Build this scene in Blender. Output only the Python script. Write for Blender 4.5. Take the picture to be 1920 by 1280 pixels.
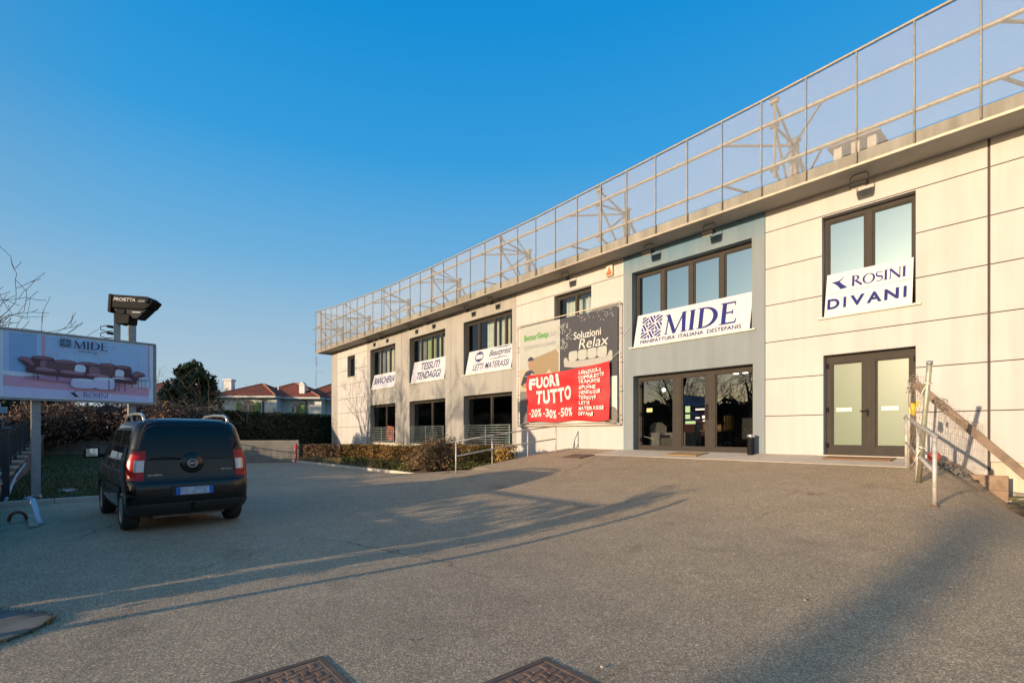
import bpy, bmesh, math, random
from mathutils import Vector, Matrix
R = math.radians
rnd = random.Random(7)
for o in list(bpy.data.objects): bpy.data.objects.remove(o)
SC = bpy.context.scene
COL = SC.collection
# World axes: X runs along the shop front (towards the viewer's right), Y runs into the shop (front wall at Y = 0), Z up. Metres.
# ---------------------------------------------------------------- camera
cam = bpy.data.cameras.new("camera"); camo = bpy.data.objects.new("camera", cam); COL.objects.link(camo)
camo.location = (0, -14.06, 1.55); camo.rotation_euler = (R(90), 0, R(49.145))
cam.sensor_width = 36; cam.lens = 36*925/1920; cam.shift_x = 0; cam.shift_y = 173/1920
cam.clip_start = .1; cam.clip_end = 3000
SC.camera = camo
# ---------------------------------------------------------------- sky and sun
SUN_EL = R(9.3); SUN_OFF = R(3.2)
w = bpy.data.worlds.new("World"); SC.world = w; w.use_nodes = True
nt = w.node_tree; nt.nodes.clear()
out = nt.nodes.new('ShaderNodeOutputWorld'); bg = nt.nodes.new('ShaderNodeBackground')
sky = nt.nodes.new('ShaderNodeTexSky'); sky.sky_type = 'NISHITA'; sky.sun_disc = False
sky.sun_elevation = SUN_EL; sky.sun_rotation = math.pi + SUN_OFF
sky.air_density = 1.0; sky.dust_density = 1.2; sky.ozone_density = 1.5; sky.altitude = 250
# clear winter haze: the physical sky mixed with a measured blue gradient by elevation
tcw = nt.nodes.new('ShaderNodeTexCoord'); sxw = nt.nodes.new('ShaderNodeSeparateXYZ'); nt.links.new(tcw.outputs['Generated'], sxw.inputs[0])
rw = nt.nodes.new('ShaderNodeValToRGB'); nt.links.new(sxw.outputs[2], rw.inputs[0])
SKYC = [(0.0, (.48, .59, .68)), (.10, (.43, .575, .69)), (.2, (.32, .525, .71)), (.31, (.16, .45, .75)), (.48, (.03, .35, .76)), (.64, (.0, .285, .72)), (1, (.0, .20, .58))]
while len(rw.color_ramp.elements) < len(SKYC): rw.color_ramp.elements.new(.5)
for e, (p, c) in zip(rw.color_ramp.elements, SKYC): e.position = p; e.color = (c[0], c[1], c[2], 1)
sc_ = nt.nodes.new('ShaderNodeVectorMath'); sc_.operation = 'SCALE'; sc_.inputs['Scale'].default_value = 4.6; nt.links.new(rw.outputs[0], sc_.inputs[0])
mxw = nt.nodes.new('ShaderNodeMix'); mxw.data_type = 'RGBA'; 
mw = nt.nodes.new('ShaderNodeMapRange'); mw.inputs[1].default_value = -.75; mw.inputs[2].default_value = .05; mw.inputs[3].default_value = .12; mw.inputs[4].default_value = .93
nt.links.new(sxw.outputs[1], mw.inputs[0]); nt.links.new(mw.outputs[0], mxw.inputs[0])
nt.links.new(sky.outputs[0], mxw.inputs[6]); nt.links.new(sc_.outputs[0], mxw.inputs[7]); nt.links.new(mxw.outputs[2], bg.inputs[0])
bg.inputs[1].default_value = .15
nt.links.new(bg.outputs[0], out.inputs[0])
sun = bpy.data.lights.new("sun", 'SUN'); sun.energy = 4.6; sun.angle = R(.5); sun.color = (1, .76, .50)
suno = bpy.data.objects.new("sun", sun); COL.objects.link(suno)
sd = Vector((math.sin(SUN_OFF)*math.cos(SUN_EL), math.cos(SUN_OFF)*math.cos(SUN_EL), -math.sin(SUN_EL)))
suno.rotation_euler = sd.to_track_quat('-Z', 'Y').to_euler(); suno.location = (-3, -40, 20)
SC.view_settings.view_transform = 'Standard'; SC.view_settings.look = 'None'
SC.view_settings.exposure = .5; SC.view_settings.gamma = 1; SC.view_settings.use_curve_mapping = False
SC.cycles.max_bounces = 8; SC.cycles.transparent_max_bounces = 16
# ---------------------------------------------------------------- materials
def new_mat(name):
    m = bpy.data.materials.new(name); m.use_nodes = True
    n = m.node_tree.nodes; return m, n, m.node_tree.links, n['Principled BSDF']
def setv(b, **k):
    for a, v in k.items():
        a = a.replace('_', ' ')
        for key in b.inputs.keys():
            if key.lower() == a.lower(): b.inputs[key].default_value = v
def c4(c): return (c[0], c[1], c[2], 1)
def coords(n, l, scale=None):
    tc = n.new('ShaderNodeTexCoord')
    if scale is None: return tc.outputs['Object']
    mp = n.new('ShaderNodeMapping'); mp.inputs['Scale'].default_value = scale
    l.new(tc.outputs['Object'], mp.inputs['Vector']); return mp.outputs[0]
def noise(n, l, vec, scale, detail=4, rough=.55):
    t = n.new('ShaderNodeTexNoise'); t.inputs['Scale'].default_value = scale; t.inputs['Detail'].default_value = detail
    t.inputs['Roughness'].default_value = rough; l.new(vec, t.inputs['Vector']); return t.outputs['Fac']
def ramp(n, l, fac, stops):
    r = n.new('ShaderNodeValToRGB'); e = r.color_ramp.elements
    while len(e) < len(stops): e.new(.5)
    for q, (p, c) in zip(e, stops): q.position = p; q.color = c4(c) if len(c) == 3 else c
    l.new(fac, r.inputs[0]); return r.outputs[0]
def mixc(n, l, fac, a, b, mode='MIX'):
    m = n.new('ShaderNodeMix'); m.data_type = 'RGBA'; m.blend_type = mode
    for sock, v in ((m.inputs[0], fac), (m.inputs[6], a), (m.inputs[7], b)):
        if hasattr(v, 'is_linked') or hasattr(v, 'links'): l.new(v, sock)
        else: sock.default_value = c4(v) if isinstance(v, tuple) else v
    return m.outputs[2]
def bump(n, l, b, h, strength=.3, dist=.01):
    t = n.new('ShaderNodeBump'); t.inputs['Strength'].default_value = strength; t.inputs['Distance'].default_value = dist
    l.new(h, t.inputs['Height']); l.new(t.outputs[0], b.inputs['Normal'])
def M(name, c, rough=.6, metal=0, vary=.12, scale=3., bmp=0, bscale=60, streak=False, spec=.5):
    """plain surface with procedural mottling"""
    m, n, l, b = new_mat(name); setv(b, Roughness=rough, Metallic=metal, Specular_IOR_Level=spec)
    v = coords(n, l, (1, 1, .25) if streak else None)
    f = noise(n, l, v, scale, 5)
    k = 1-vary; q = 1+vary
    col = ramp(n, l, f, [(.3, tuple(x*k for x in c)), (.7, tuple(min(1, x*q) for x in c))])
    l.new(col, b.inputs['Base Color'])
    if bmp: bump(n, l, b, noise(n, l, coords(n, l), bscale, 3), bmp, .004)
    return m
def flat(name, c, rough=.45, spec=.3): return M(name, c, rough, 0, .04, 5, 0, 60, False, spec)
def emit(name, c, s):
    m, n, l, b = new_mat(name); setv(b, Base_Color=c4(c), Emission_Color=c4(c), Emission_Strength=s); return m
def glass(name, tint, refl, rough=.01, rcol=(1, 1, 1)):
    m = bpy.data.materials.new(name); m.use_nodes = True; n = m.node_tree.nodes; l = m.node_tree.links; n.clear()
    o = n.new('ShaderNodeOutputMaterial'); mx = n.new('ShaderNodeMixShader'); t = n.new('ShaderNodeBsdfTransparent'); g = n.new('ShaderNodeBsdfGlossy')
    t.inputs[0].default_value = c4(tint); g.inputs[0].default_value = c4(rcol); g.inputs['Roughness'].default_value = rough
    lw = n.new('ShaderNodeLayerWeight'); lw.inputs[0].default_value = .35
    ma = n.new('ShaderNodeMath'); ma.operation = 'MULTIPLY_ADD'; l.new(lw.outputs['Fresnel'], ma.inputs[0]); ma.inputs[1].default_value = .6; ma.inputs[2].default_value = refl
    ma.use_clamp = True
    tc = n.new('ShaderNodeTexCoord'); nz = n.new('ShaderNodeTexNoise'); nz.inputs['Scale'].default_value = .7; bp = n.new('ShaderNodeBump'); bp.inputs['Strength'].default_value = .04; bp.inputs['Distance'].default_value = .05
    l.new(tc.outputs['Object'], nz.inputs['Vector']); l.new(nz.outputs[0], bp.inputs['Height']); l.new(bp.outputs[0], g.inputs['Normal'])
    l.new(ma.outputs[0], mx.inputs[0]); l.new(t.outputs[0], mx.inputs[1]); l.new(g.outputs[0], mx.inputs[2]); l.new(mx.outputs[0], o.inputs[0])
    return m
def leafmat(name, cols, rough=.6, trans=0):
    m, n, l, b = new_mat(name); setv(b, Roughness=rough, Specular_IOR_Level=.2)
    g = n.new('ShaderNodeNewGeometry')
    k = len(cols)
    c = ramp(n, l, g.outputs['Random Per Island'], [(i/max(1, k-1), x) for i, x in enumerate(cols)])
    l.new(c, b.inputs['Base Color'])
    return m
def asphalt_mat():
    m, n, l, b = new_mat("asphalt"); setv(b, Roughness=.72, Specular_IOR_Level=.4)
    v = coords(n, l)
    big = noise(n, l, v, .35, 6, .6); mid = noise(n, l, v, 2.2, 5, .6)
    base = ramp(n, l, big, [(.28, (.29, .22, .142)), (.72, (.45, .345, .225))])
    base = mixc(n, l, .5, base, ramp(n, l, mid, [(.25, (.29, .22, .142)), (.75, (.45, .345, .225))]))
    vo = n.new('ShaderNodeTexVoronoi'); vo.inputs['Scale'].default_value = 120; l.new(v, vo.inputs['Vector'])
    sep = n.new('ShaderNodeSeparateColor'); l.new(vo.outputs['Color'], sep.inputs[0])
    st = ramp(n, l, sep.outputs[0], [(0, (.30, .30, .31)), (.45, (.80, .79, .79)), (.8, (1.30, 1.27, 1.22)), (1, (2.6, 2.5, 2.35))])
    base = mixc(n, l, .75, base, st, 'MULTIPLY')
    # oil spots and a few hair cracks
    sp = noise(n, l, v, .9, 3, .5); spm = ramp(n, l, sp, [(.62, (1, 1, 1)), (.76, (.66, .64, .62))])
    base = mixc(n, l, .8, base, spm, 'MULTIPLY')
    wv = n.new('ShaderNodeMapping'); wv.inputs['Scale'].default_value = (.22, .16, .22); wv.inputs['Location'].default_value = (.4, .13, 0)
    dn = n.new('ShaderNodeTexNoise'); dn.inputs['Scale'].default_value = 1.4; dn.inputs['Detail'].default_value = 6; l.new(v, dn.inputs['Vector'])
    ad = n.new('ShaderNodeVectorMath'); ad.operation = 'MULTIPLY_ADD'; ad.inputs[1].default_value = (1.2, 1.2, 0); l.new(dn.outputs['Color'], ad.inputs[0]); l.new(v, ad.inputs[2])
    l.new(ad.outputs[0], wv.inputs['Vector'])
    cr = n.new('ShaderNodeTexVoronoi'); cr.feature = 'DISTANCE_TO_EDGE'; cr.inputs['Scale'].default_value = 1; l.new(wv.outputs[0], cr.inputs['Vector'])
    crm = ramp(n, l, cr.outputs['Distance'], [(0, (.45, .43, .4)), (.0035, (1, 1, 1))])
    msk = ramp(n, l, noise(n, l, v, .23, 2), [(.44, (0, 0, 0)), (.5, (1, 1, 1))])
    base = mixc(n, l, msk, base, mixc(n, l, 1.0, base, crm, 'MULTIPLY'))
    l.new(base, b.inputs['Base Color'])
    bump(n, l, b, sep.outputs[0], .6, .003)
    return m
ASPH = asphalt_mat()
def wall_mat(name, c, c2=None, z0=0, z1=1, dirt=.1):
    m, n, l, b = new_mat(name); setv(b, Roughness=.85, Specular_IOR_Level=.2)
    v = coords(n, l)
    f = noise(n, l, v, .8, 5); vs = coords(n, l, (2.2, 2.2, .16)); s = noise(n, l, vs, 1.6, 5, .6)
    col = ramp(n, l, f, [(.3, tuple(x*(1-dirt*.6) for x in c)), (.7, tuple(min(1, x*(1+dirt*.3)) for x in c))])
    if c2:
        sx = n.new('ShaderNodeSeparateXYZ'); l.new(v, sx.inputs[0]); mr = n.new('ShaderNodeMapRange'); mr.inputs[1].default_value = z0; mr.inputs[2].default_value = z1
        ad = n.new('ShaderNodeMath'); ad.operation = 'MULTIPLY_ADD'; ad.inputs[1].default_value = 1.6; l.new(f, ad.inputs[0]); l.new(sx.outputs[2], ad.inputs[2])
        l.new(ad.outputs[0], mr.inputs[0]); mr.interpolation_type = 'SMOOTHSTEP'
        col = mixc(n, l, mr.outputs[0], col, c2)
    st = ramp(n, l, s, [(.35, (1-dirt, 1-dirt*1.05, 1-dirt*1.1)), (.6, (1, 1, 1))])
    col = mixc(n, l, .8, col, st, 'MULTIPLY')
    l.new(col, b.inputs['Base Color']); bump(n, l, b, noise(n, l, v, 90, 3), .15, .003)
    return m
WHITE = wall_mat("white_wall_panel", (.475, .452, .438), dirt=.10)
BEIGE = wall_mat("beige_render", (.33, .315, .295), dirt=.13)
PORTAL = wall_mat("blue_grey_render", (.215, .245, .265), (.05, .17, .28), 6.2, 8.2, dirt=.12)  # blue cast of shade toward the top is put into the wall colour
JOINT = M("dark_joint", (.06, .05, .045), .9)
CONC = wall_mat("weathered_concrete", (.27, .255, .225), dirt=.32)
SOFF = M("soffit_paint", (.33, .31, .28), .9, 0, .1, 2)
PLINTH = wall_mat("plinth_render", (.55, .50, .40), dirt=.25)
FRAME = M("bronze_aluminium", (.045, .039, .034), .6, 0, .1, 4, spec=.12)
FRAMEL = M("grey_aluminium", (.045, .038, .033), .6, .0, .1, 4, spec=.12)
GALV = M("galvanised_steel", (.50, .46, .41), .55, .35, .25, 14)
STEELG = M("painted_grey_steel", (.28, .29, .30), .5, .3, .15, 8)
BLACK = M("black_plastic", (.010, .010, .012), .65, spec=.1)
RUBBER = M("rubber", (.02, .02, .021), .85)
GL_SKY = glass("mirror_glass", (.12, .15, .15), .42, .01, (.74, .92, .93))
GL_DARK = glass("tinted_glass", (.46, .48, .47), .10)
GL_UP = glass("clear_glass", (.80, .82, .78), .03)
BAN = M("white_banner_vinyl", (.50, .495, .54), .5, 0, .03, 2)
INK = flat("navy_print", (.022, .026, .15), .6, .1)
INKG = flat("grey_blue_print", (.028, .03, .10), .6, .1)
INKD = flat("dark_print", (.02, .03, .05))
WOOD = M("weathered_wood", (.23, .155, .105), .85, 0, .3, 7, .4, 40)
SLAB = wall_mat("concrete_paving", (.56, .49, .41), dirt=.15)
SOIL = M("soil_and_litter", (.16, .115, .075), .95, 0, .35, 6, .8, 30)
GRASSG = M("turf_ground", (.07, .085, .03), .95, 0, .35, 3, .8, 40)
EARTH = M("field_ground", (.10, .10, .055), .95, 0, .3, .3)
# ---------------------------------------------------------------- mesh helpers
def tag(o, label=None, cat=None, group=None, kind=None):
    if label: o['label'] = label
    if cat: o['category'] = cat
    if group: o['group'] = group
    if kind: o['kind'] = kind
    return o
def empty(name, loc, label, cat, group=None, rz=0):
    o = bpy.data.objects.new(name, None); COL.objects.link(o); o.location = loc; o.rotation_euler = (0, 0, rz); o.empty_display_size = .3
    return tag(o, label, cat, group)
def wl(o):
    v = Vector((0, 0, 0))
    while o: v += o.location; o = o.parent
    return v
class MB:
    def __init__(s): s.v = []; s.f = []; s.m = []
    def add(s, vs, fs, m=0):
        k = len(s.v); s.v += [tuple(v) for v in vs]; s.f += [tuple(i+k for i in f) for f in fs]; s.m += [m]*len(fs); return s
    def poly(s, pts, m=0): return s.add(pts, [tuple(range(len(pts)))], m)
    def box(s, x0, x1, y0, y1, z0, z1, m=0):
        v = [(x, y, z) for z in (z0, z1) for y in (y0, y1) for x in (x0, x1)]
        return s.add(v, [(0, 2, 3, 1), (4, 5, 7, 6), (0, 1, 5, 4), (2, 6, 7, 3), (0, 4, 6, 2), (1, 3, 7, 5)], m)
    def obb(s, c, ax, ay, az, m=0):
        c = Vector(c); ax = Vector(ax); ay = Vector(ay); az = Vector(az)
        v = [c+ax*i+ay*j+az*k for k in (-1, 1) for j in (-1, 1) for i in (-1, 1)]
        return s.add(v, [(0, 2, 3, 1), (4, 5, 7, 6), (0, 1, 5, 4), (2, 6, 7, 3), (0, 4, 6, 2), (1, 3, 7, 5)], m)
    def bar(s, p, q, w, h=None, m=0, up=(0, 0, 1)):
        h = h or w; p = Vector(p); q = Vector(q); d = q-p; L = d.length; d.normalize(); up = Vector(up)
        if abs(d.dot(up)) > .95: up = Vector((0, 1, 0))
        a = d.cross(up).normalized(); b = a.cross(d).normalized()
        return s.obb((p+q)/2, d*L/2, a*w/2, b*h/2, m)
    def tube(s, pts, r, n=8, m=0, cap=True):
        pts = [Vector(p) for p in pts]; k = len(pts)
        rs = r if isinstance(r, (list, tuple)) else [r]*k
        rings = []; prev = None
        for i, p in enumerate(pts):
            d = (pts[min(i+1, k-1)]-pts[max(i-1, 0)]).normalized()
            if prev is None:
                a = d.orthogonal().normalized()
            else:
                a = prev-d*prev.dot(d)
                a = a.normalized() if a.length > 1e-6 else d.orthogonal().normalized()
            prev = a; b = d.cross(a)
            rings.append([p+(a*math.cos(t*2*math.pi/n)+b*math.sin(t*2*math.pi/n))*rs[i] for t in range(n)])
        v = [q for ring in rings for q in ring]; f = []
        for i in range(k-1):
            for t in range(n): f.append((i*n+t, i*n+(t+1) % n, (i+1)*n+(t+1) % n, (i+1)*n+t))
        if cap: f.append(tuple(range(n-1, -1, -1))); f.append(tuple((k-1)*n+t for t in range(n)))
        return s.add(v, f, m)
    def lathe(s, prof, c=(0, 0, 0), n=24, axis='Z', m=0):
        v = []; f = []; k = len(prof)
        for r, h in prof:
            for t in range(n):
                a = t*2*math.pi/n; x, y = r*math.cos(a), r*math.sin(a)
                p = (x, y, h) if axis == 'Z' else (x, h, y) if axis == 'Y' else (h, x, y)
                v.append((p[0]+c[0], p[1]+c[1], p[2]+c[2]))
        for i in range(k-1):
            for t in range(n): f.append((i*n+t, i*n+(t+1) % n, (i+1)*n+(t+1) % n, (i+1)*n+t))
        f.append(tuple(range(n))); f.append(tuple((k-1)*n+t for t in range(n)))
        return s.add(v, f, m)
    def prism(s, pts, d, m=0):
        d = Vector(d); k = len(pts); v = [Vector(p) for p in pts]+[Vector(p)+d for p in pts]
        f = [tuple(range(k-1, -1, -1)), tuple(range(k, 2*k))]+[(i, (i+1) % k, k+(i+1) % k, k+i) for i in range(k)]
        return s.add(v, f, m)
    def build(s, name, mats, parent=None, smooth=False, local=False, bevel=0, fixn=True):
        me = bpy.data.meshes.new(name); off = Vector((0, 0, 0)) if (local or not parent) else wl(parent)
        me.from_pydata([(v[0]-off.x, v[1]-off.y, v[2]-off.z) for v in s.v], [], s.f)
        mats = mats if isinstance(mats, (list, tuple)) else [mats]
        for m in mats: me.materials.append(m)
        me.polygons.foreach_set('material_index', s.m)
        if fixn and len(s.f) < 4000:
            bm = bmesh.new(); bm.from_mesh(me); bmesh.ops.recalc_face_normals(bm, faces=bm.faces); bm.to_mesh(me); bm.free()
        if smooth: me.polygons.foreach_set('use_smooth', [True]*len(me.polygons))
        me.update()
        o = bpy.data.objects.new(name, me); COL.objects.link(o)
        if parent: o.parent = parent
        if bevel:
            b = o.modifiers.new('bevel', 'BEVEL'); b.width = bevel; b.segments = 2; b.limit_method = 'ANGLE'
        return o
def struct(name, mb, mats, smooth=False, **k):
    o = mb.build(name, mats, None, smooth, **k); o['kind'] = 'structure'; return o
# ---------------------------------------------------------------- lettering
_tc = {}
def text2d(s, bold=0.):
    if (s, bold) in _tc: return _tc[(s, bold)]
    cu = bpy.data.curves.new('lettering', 'FONT'); cu.body = s; cu.size = 1; cu.offset = bold; cu.resolution_u = 4
    ob = bpy.data.objects.new('lettering', cu); COL.objects.link(ob)
    me = bpy.data.meshes.new_from_object(ob.evaluated_get(bpy.context.evaluated_depsgraph_get()))
    v = [(p.co.x, p.co.y) for p in me.vertices]; f = [tuple(p.vertices) for p in me.polygons]
    bpy.data.objects.remove(ob); bpy.data.curves.remove(cu); bpy.data.meshes.remove(me)
    x0 = min(p[0] for p in v); x1 = max(p[0] for p in v); y0 = min(p[1] for p in v); y1 = max(p[1] for p in v)
    v = [((x-x0)/(x1-x0), (y-y0)/(y1-y0)) for x, y in v]
    _tc[(s, bold)] = (v, f); return v, f
class Face:
    """a flat picture plane: O + u*x + v*y (+ normal * layer)"""
    def __init__(s, O, u, v, warp=None):
        s.O = Vector(O); s.u = Vector(u).normalized(); s.v = Vector(v).normalized(); s.n = s.u.cross(s.v).normalized(); s.mb = MB(); s.lay = .003; s.warp = warp
    def p(s, x, y, k=None):
        q = s.O+s.u*x+s.v*y+s.n*(s.lay if k is None else k)
        if s.warp: q = q+s.n*s.warp(x, y)
        return q
    def up(s, d=.0012): s.lay += d; return s
    def poly(s, pts, m=0): s.up(.0006); s.mb.poly([s.p(x, y) for x, y in pts], m); return s
    def rect(s, x0, y0, x1, y1, m=0): return s.poly([(x0, y0), (x1, y0), (x1, y1), (x0, y1)], m)
    def ell(s, cx, cy, rx, ry, m=0, n=20, a0=0, a1=360):
        return s.poly([(cx+rx*math.cos(R(a0+(a1-a0)*i/n)), cy+ry*math.sin(R(a0+(a1-a0)*i/n))) for i in range(n + (0 if a1-a0 == 360 else 1))], m)
    def ring(s, cx, cy, rx, ry, tx, ty, m=0, n=28, a0=0, a1=360):
        s.up(.0006)
        for i in range(n):
            a, b = R(a0+(a1-a0)*i/n), R(a0+(a1-a0)*(i+1)/n)
            s.mb.poly([s.p(cx+rx*math.cos(a), cy+ry*math.sin(a)), s.p(cx+rx*math.cos(b), cy+ry*math.sin(b)), s.p(cx+(rx-tx)*math.cos(b), cy+(ry-ty)*math.sin(b)), s.p(cx+(rx-tx)*math.cos(a), cy+(ry-ty)*math.sin(a))], m)
        return s
    def stroke(s, pts, ws, m=0):
        s.up(.0006); k = len(pts); L = []
        ws = ws if isinstance(ws, (list, tuple)) else [ws]*k
        for i, (x, y) in enumerate(pts):
            a = pts[max(0, i-1)]; b = pts[min(k-1, i+1)]; dx, dy = b[0]-a[0], b[1]-a[1]; d = math.hypot(dx, dy) or 1
            L.append(((x-dy/d*ws[i]/2, y+dx/d*ws[i]/2), (x+dy/d*ws[i]/2, y-dx/d*ws[i]/2)))
        for i in range(k-1): s.mb.poly([s.p(*L[i][0]), s.p(*L[i+1][0]), s.p(*L[i+1][1]), s.p(*L[i][1])], m)
        return s
    def text(s, t, x, y, wd, h, m=0, bold=0., shear=0., rot=0.):
        v, f = text2d(t, bold); s.up(.0006); c, d = math.cos(rot), math.sin(rot)
        s.mb.add([s.p(x+(a*wd+b*h*shear)*c-b*h*d, y+(a*wd+b*h*shear)*d+b*h*c) for a, b in v], f, m); return s
    def build(s, name, mats, parent): return s.mb.build(name, mats, parent, fixn=False)
def rounded(pts, n=2):
    """corner-cut a polygon so that printed shapes are rounded"""
    for _ in range(n):
        o = []
        for i in range(len(pts)):
            a, b = pts[i], pts[(i+1) % len(pts)]
            o += [(a[0]*.78+b[0]*.22, a[1]*.78+b[1]*.22), (a[0]*.22+b[0]*.78, a[1]*.22+b[1]*.78)]
        pts = o
    return pts
def clip(poly, x0, y0, x1, y1):
    for ax, lim, sg in ((0, x0, 1), (0, x1, -1), (1, y0, 1), (1, y1, -1)):
        o = []
        for i in range(len(poly)):
            a, b = poly[i-1], poly[i]; da = (a[ax]-lim)*sg; db = (b[ax]-lim)*sg
            if (da >= 0) != (db >= 0):
                t = da/(da-db); o.append((a[0]+(b[0]-a[0])*t, a[1]+(b[1]-a[1])*t))
            if db >= 0: o.append(b)
        poly = o
        if not poly: return []
    return poly
def woven_mark(F, x, y, S, m, N=3):
    """square mark of woven slanting strips"""
    c = S/N
    for i in range(N):
        for j in range(N):
            a = R(28) if (i+j) % 2 == 0 else R(-58); cx, cy = x+(i+.5)*c, y+(j+.5)*c
            ux, uy = math.cos(a), math.sin(a)
            for k in range(-2, 3):
                o = k*c*.40; hw = c*.12; L = c
                pts = [(cx-uy*(o+s_*hw)+ux*t*L, cy+ux*(o+s_*hw)+uy*t*L) for s_, t in ((-1, -1), (-1, 1), (1, 1), (1, -1))]
                g = c*.05
                q = clip(pts, x+i*c+g, y+j*c+g, x+(i+1)*c-g, y+(j+1)*c-g)
                if len(q) > 2: F.mb.poly([F.p(px, py) for px, py in q], m)
    F.up()
def serif(F, word, x, y, h, m, k=1., gap=.12, heavy=1., first=1.):
    """classical roman capitals drawn as polygons; returns the end x"""
    for n_, ch in enumerate(word):
        H = h*first if n_ == 0 else h
        tk = .145*H*heavy; tn = .05*H*heavy; sf = .035*H; e = .085*H*k
        def bx(a, b, c, d): F.rect(x+a*H*k, y+b*H, x+c*H*k, y+d*H, m)
        def ser(xc, w_, top):
            yy = y+H-sf if top else y
            F.rect(xc-w_/2-e*.7, yy, xc+w_/2+e*.7, yy+sf, m)
        if ch == 'M':
            W = 1.12*H*k
            F.stroke([(x+.17*H*k, y), (x+.22*H*k, y+H*.96)], tn, m); F.stroke([(x+.20*H*k, y+H), (x+.58*H*k, y+.02*H)], tk*.95, m)
            F.stroke([(x+.58*H*k, y), (x+.95*H*k, y+H)], tn*1.1, m); F.stroke([(x+.95*H*k, y+H), (x+1.02*H*k, y)], tk, m)
            ser(x+.17*H*k, tn, False); ser(x+1.02*H*k, tk, False); ser(x+.16*H*k, tk*.5, True); ser(x+.98*H*k, tk*.6, True)
        elif ch == 'I':
            W = .34*H*k; F.rect(x+W/2-tk/2, y, x+W/2+tk/2, y+H, m); ser(x+W/2, tk, False); ser(x+W/2, tk, True)
        elif ch == 'D':
            W = .92*H*k; xs = x+.16*H*k; F.rect(xs-tk/2, y, xs+tk/2, y+H, m)
            F.ring(xs+.1*H*k, y+H/2, .62*H*k, H/2, tk*1.12, tn, m, 24, -90, 90); ser(xs-tk*.2, tk*.8, False); ser(xs-tk*.2, tk*.8, True)
        elif ch == 'E':
            W = .66*H*k; xs = x+.14*H*k; F.rect(xs-tk/2, y, xs+tk/2, y+H, m)
            F.rect(xs, y, x+W*.95, y+tn, m); F.rect(xs, y+H-tn, x+W*.88, y+H, m); F.rect(xs, y+H*.52-tn/2, x+W*.74, y+H*.52+tn/2, m)
            F.poly([(x+W*.86, y), (x+W*.95, y), (x+W, y+H*.2), (x+W*.96, y+H*.2)], m); F.poly([(x+W*.82, y+H), (x+W*.88, y+H), (x+W*.9, y+H*.82), (x+W*.86, y+H*.82)], m)
            F.rect(x+W*.71, y+H*.42, x+W*.76, y+H*.62, m); ser(xs-tk*.2, tk*.8, False); ser(xs-tk*.2, tk*.8, True)
        elif ch == 'R':
            W = .78*H*k; xs = x+.14*H*k; F.rect(xs-tk/2, y, xs+tk/2, y+H, m)
            F.ring(xs+.1*H*k, y+H*.74, .34*H*k, H*.26, tk*.9, tn, m, 18, -90, 90); F.stroke([(xs+.16*H*k, y+H*.5), (x+W, y)], tk*.95, m); ser(xs, tk, False); ser(xs-tk*.2, tk*.6, True)
        elif ch == 'O':
            W = .98*H*k; F.ring(x+W/2, y+H/2, W/2, H*.52, tk*.95, tn*1.1, m, 32)
        elif ch == 'S':
            W = .56*H*k; pts = []; ws = []
            for t in range(25):
                q = t/24
                if q < .5: a = R(30+q*2*240); pts.append((x+W/2+W*.42*math.cos(a), y+H*.745+H*.23*math.sin(a)))
                else: a = R(90-(q-.5)*2*240); pts.append((x+W/2+W*.44*math.cos(a), y+H*.265+H*.24*math.sin(a)))
                ws.append(tn+(tk-tn)*max(0, 1-abs(q-.5)*3.2))
            F.stroke(pts, ws, m)
        elif ch == 'N':
            W = .92*H*k; F.rect(x+.13*H*k-tn/2, y, x+.13*H*k+tn/2, y+H, m); F.rect(x+W-.1*H*k-tn/2, y, x+W-.1*H*k+tn/2, y+H, m)
            F.stroke([(x+.1*H*k, y+H), (x+W-.08*H*k, y)], tk, m); ser(x+.13*H*k, tn, False); ser(x+W-.1*H*k, tn, True); ser(x+.1*H*k, tn, True)
        x += W+gap*h
    return x
def swoosh(F, x, y, S, m):
    """curved wing mark"""
    F.poly([(x, y+.62*S), (x+.35*S, y+.66*S), (x+.55*S, y+.58*S), (x+.72*S, y+.36*S), (x+1.05*S, y+.06*S), (x+.62*S, y), (x+.42*S, y+.28*S), (x+.22*S, y+.5*S)], m)
    F.stroke([(x+.4*S, y+.6*S), (x+.58*S, y+.68*S), (x+.72*S, y+.8*S), (x+.8*S, y+.98*S)], [.1*S, .09*S, .05*S, .01*S], m)
# ---------------------------------------------------------------- ground
def sstep(a, b, x):
    t = max(0., min(1., (x-a)/(b-a))); return t*t*(3-2*t)
def slope(y):
    if y > -1.3: return 1.0+.1*min(0, y)
    z = .87+.128*(y+1.3)
    return z if z > .25 else .25*math.exp((z-.25)/.25*.9)*(1-sstep(8.0, 10.8, -y))
def gz(s, y):
    z = slope(y)
    c = -1.25-.02*(-y)+max(0, (-y-1.5))*.12
    fr = 1-sstep(c-.75, c+.75+max(0, -y-1)*.22, s)
    if y > -4.6: fl = sstep(-13.25, -12.95, s)
    else: fl = sstep(-18.5, -11.2, s); fl = fl*min(1, 1)
    return z*fr*fl
def grid(xs, ys, zf):
    mb = MB(); nx = len(xs)
    mb.v = [(x, y, zf(x, y)) for y in ys for x in xs]
    for j in range(len(ys)-1):
        for i in range(nx-1): mb.f.append((j*nx+i, j*nx+i+1, (j+1)*nx+i+1, (j+1)*nx+i))
    mb.m = [0]*len(mb.f); return mb
def frange(a, b, d):
    n = int(round((b-a)/d)); return [a+(b-a)*i/n for i in range(n+1)]
xs = frange(-33, -19, 1)+frange(-18.5, -13.5, .25)+frange(-13.3, -12.9, .04)+frange(-12.6, -3, .3)+frange(-2.8, 1.6, .1)+frange(2, 16, 1)
ys = frange(-15.4, -9, .4)+frange(-8.8, 0, .1)
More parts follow.
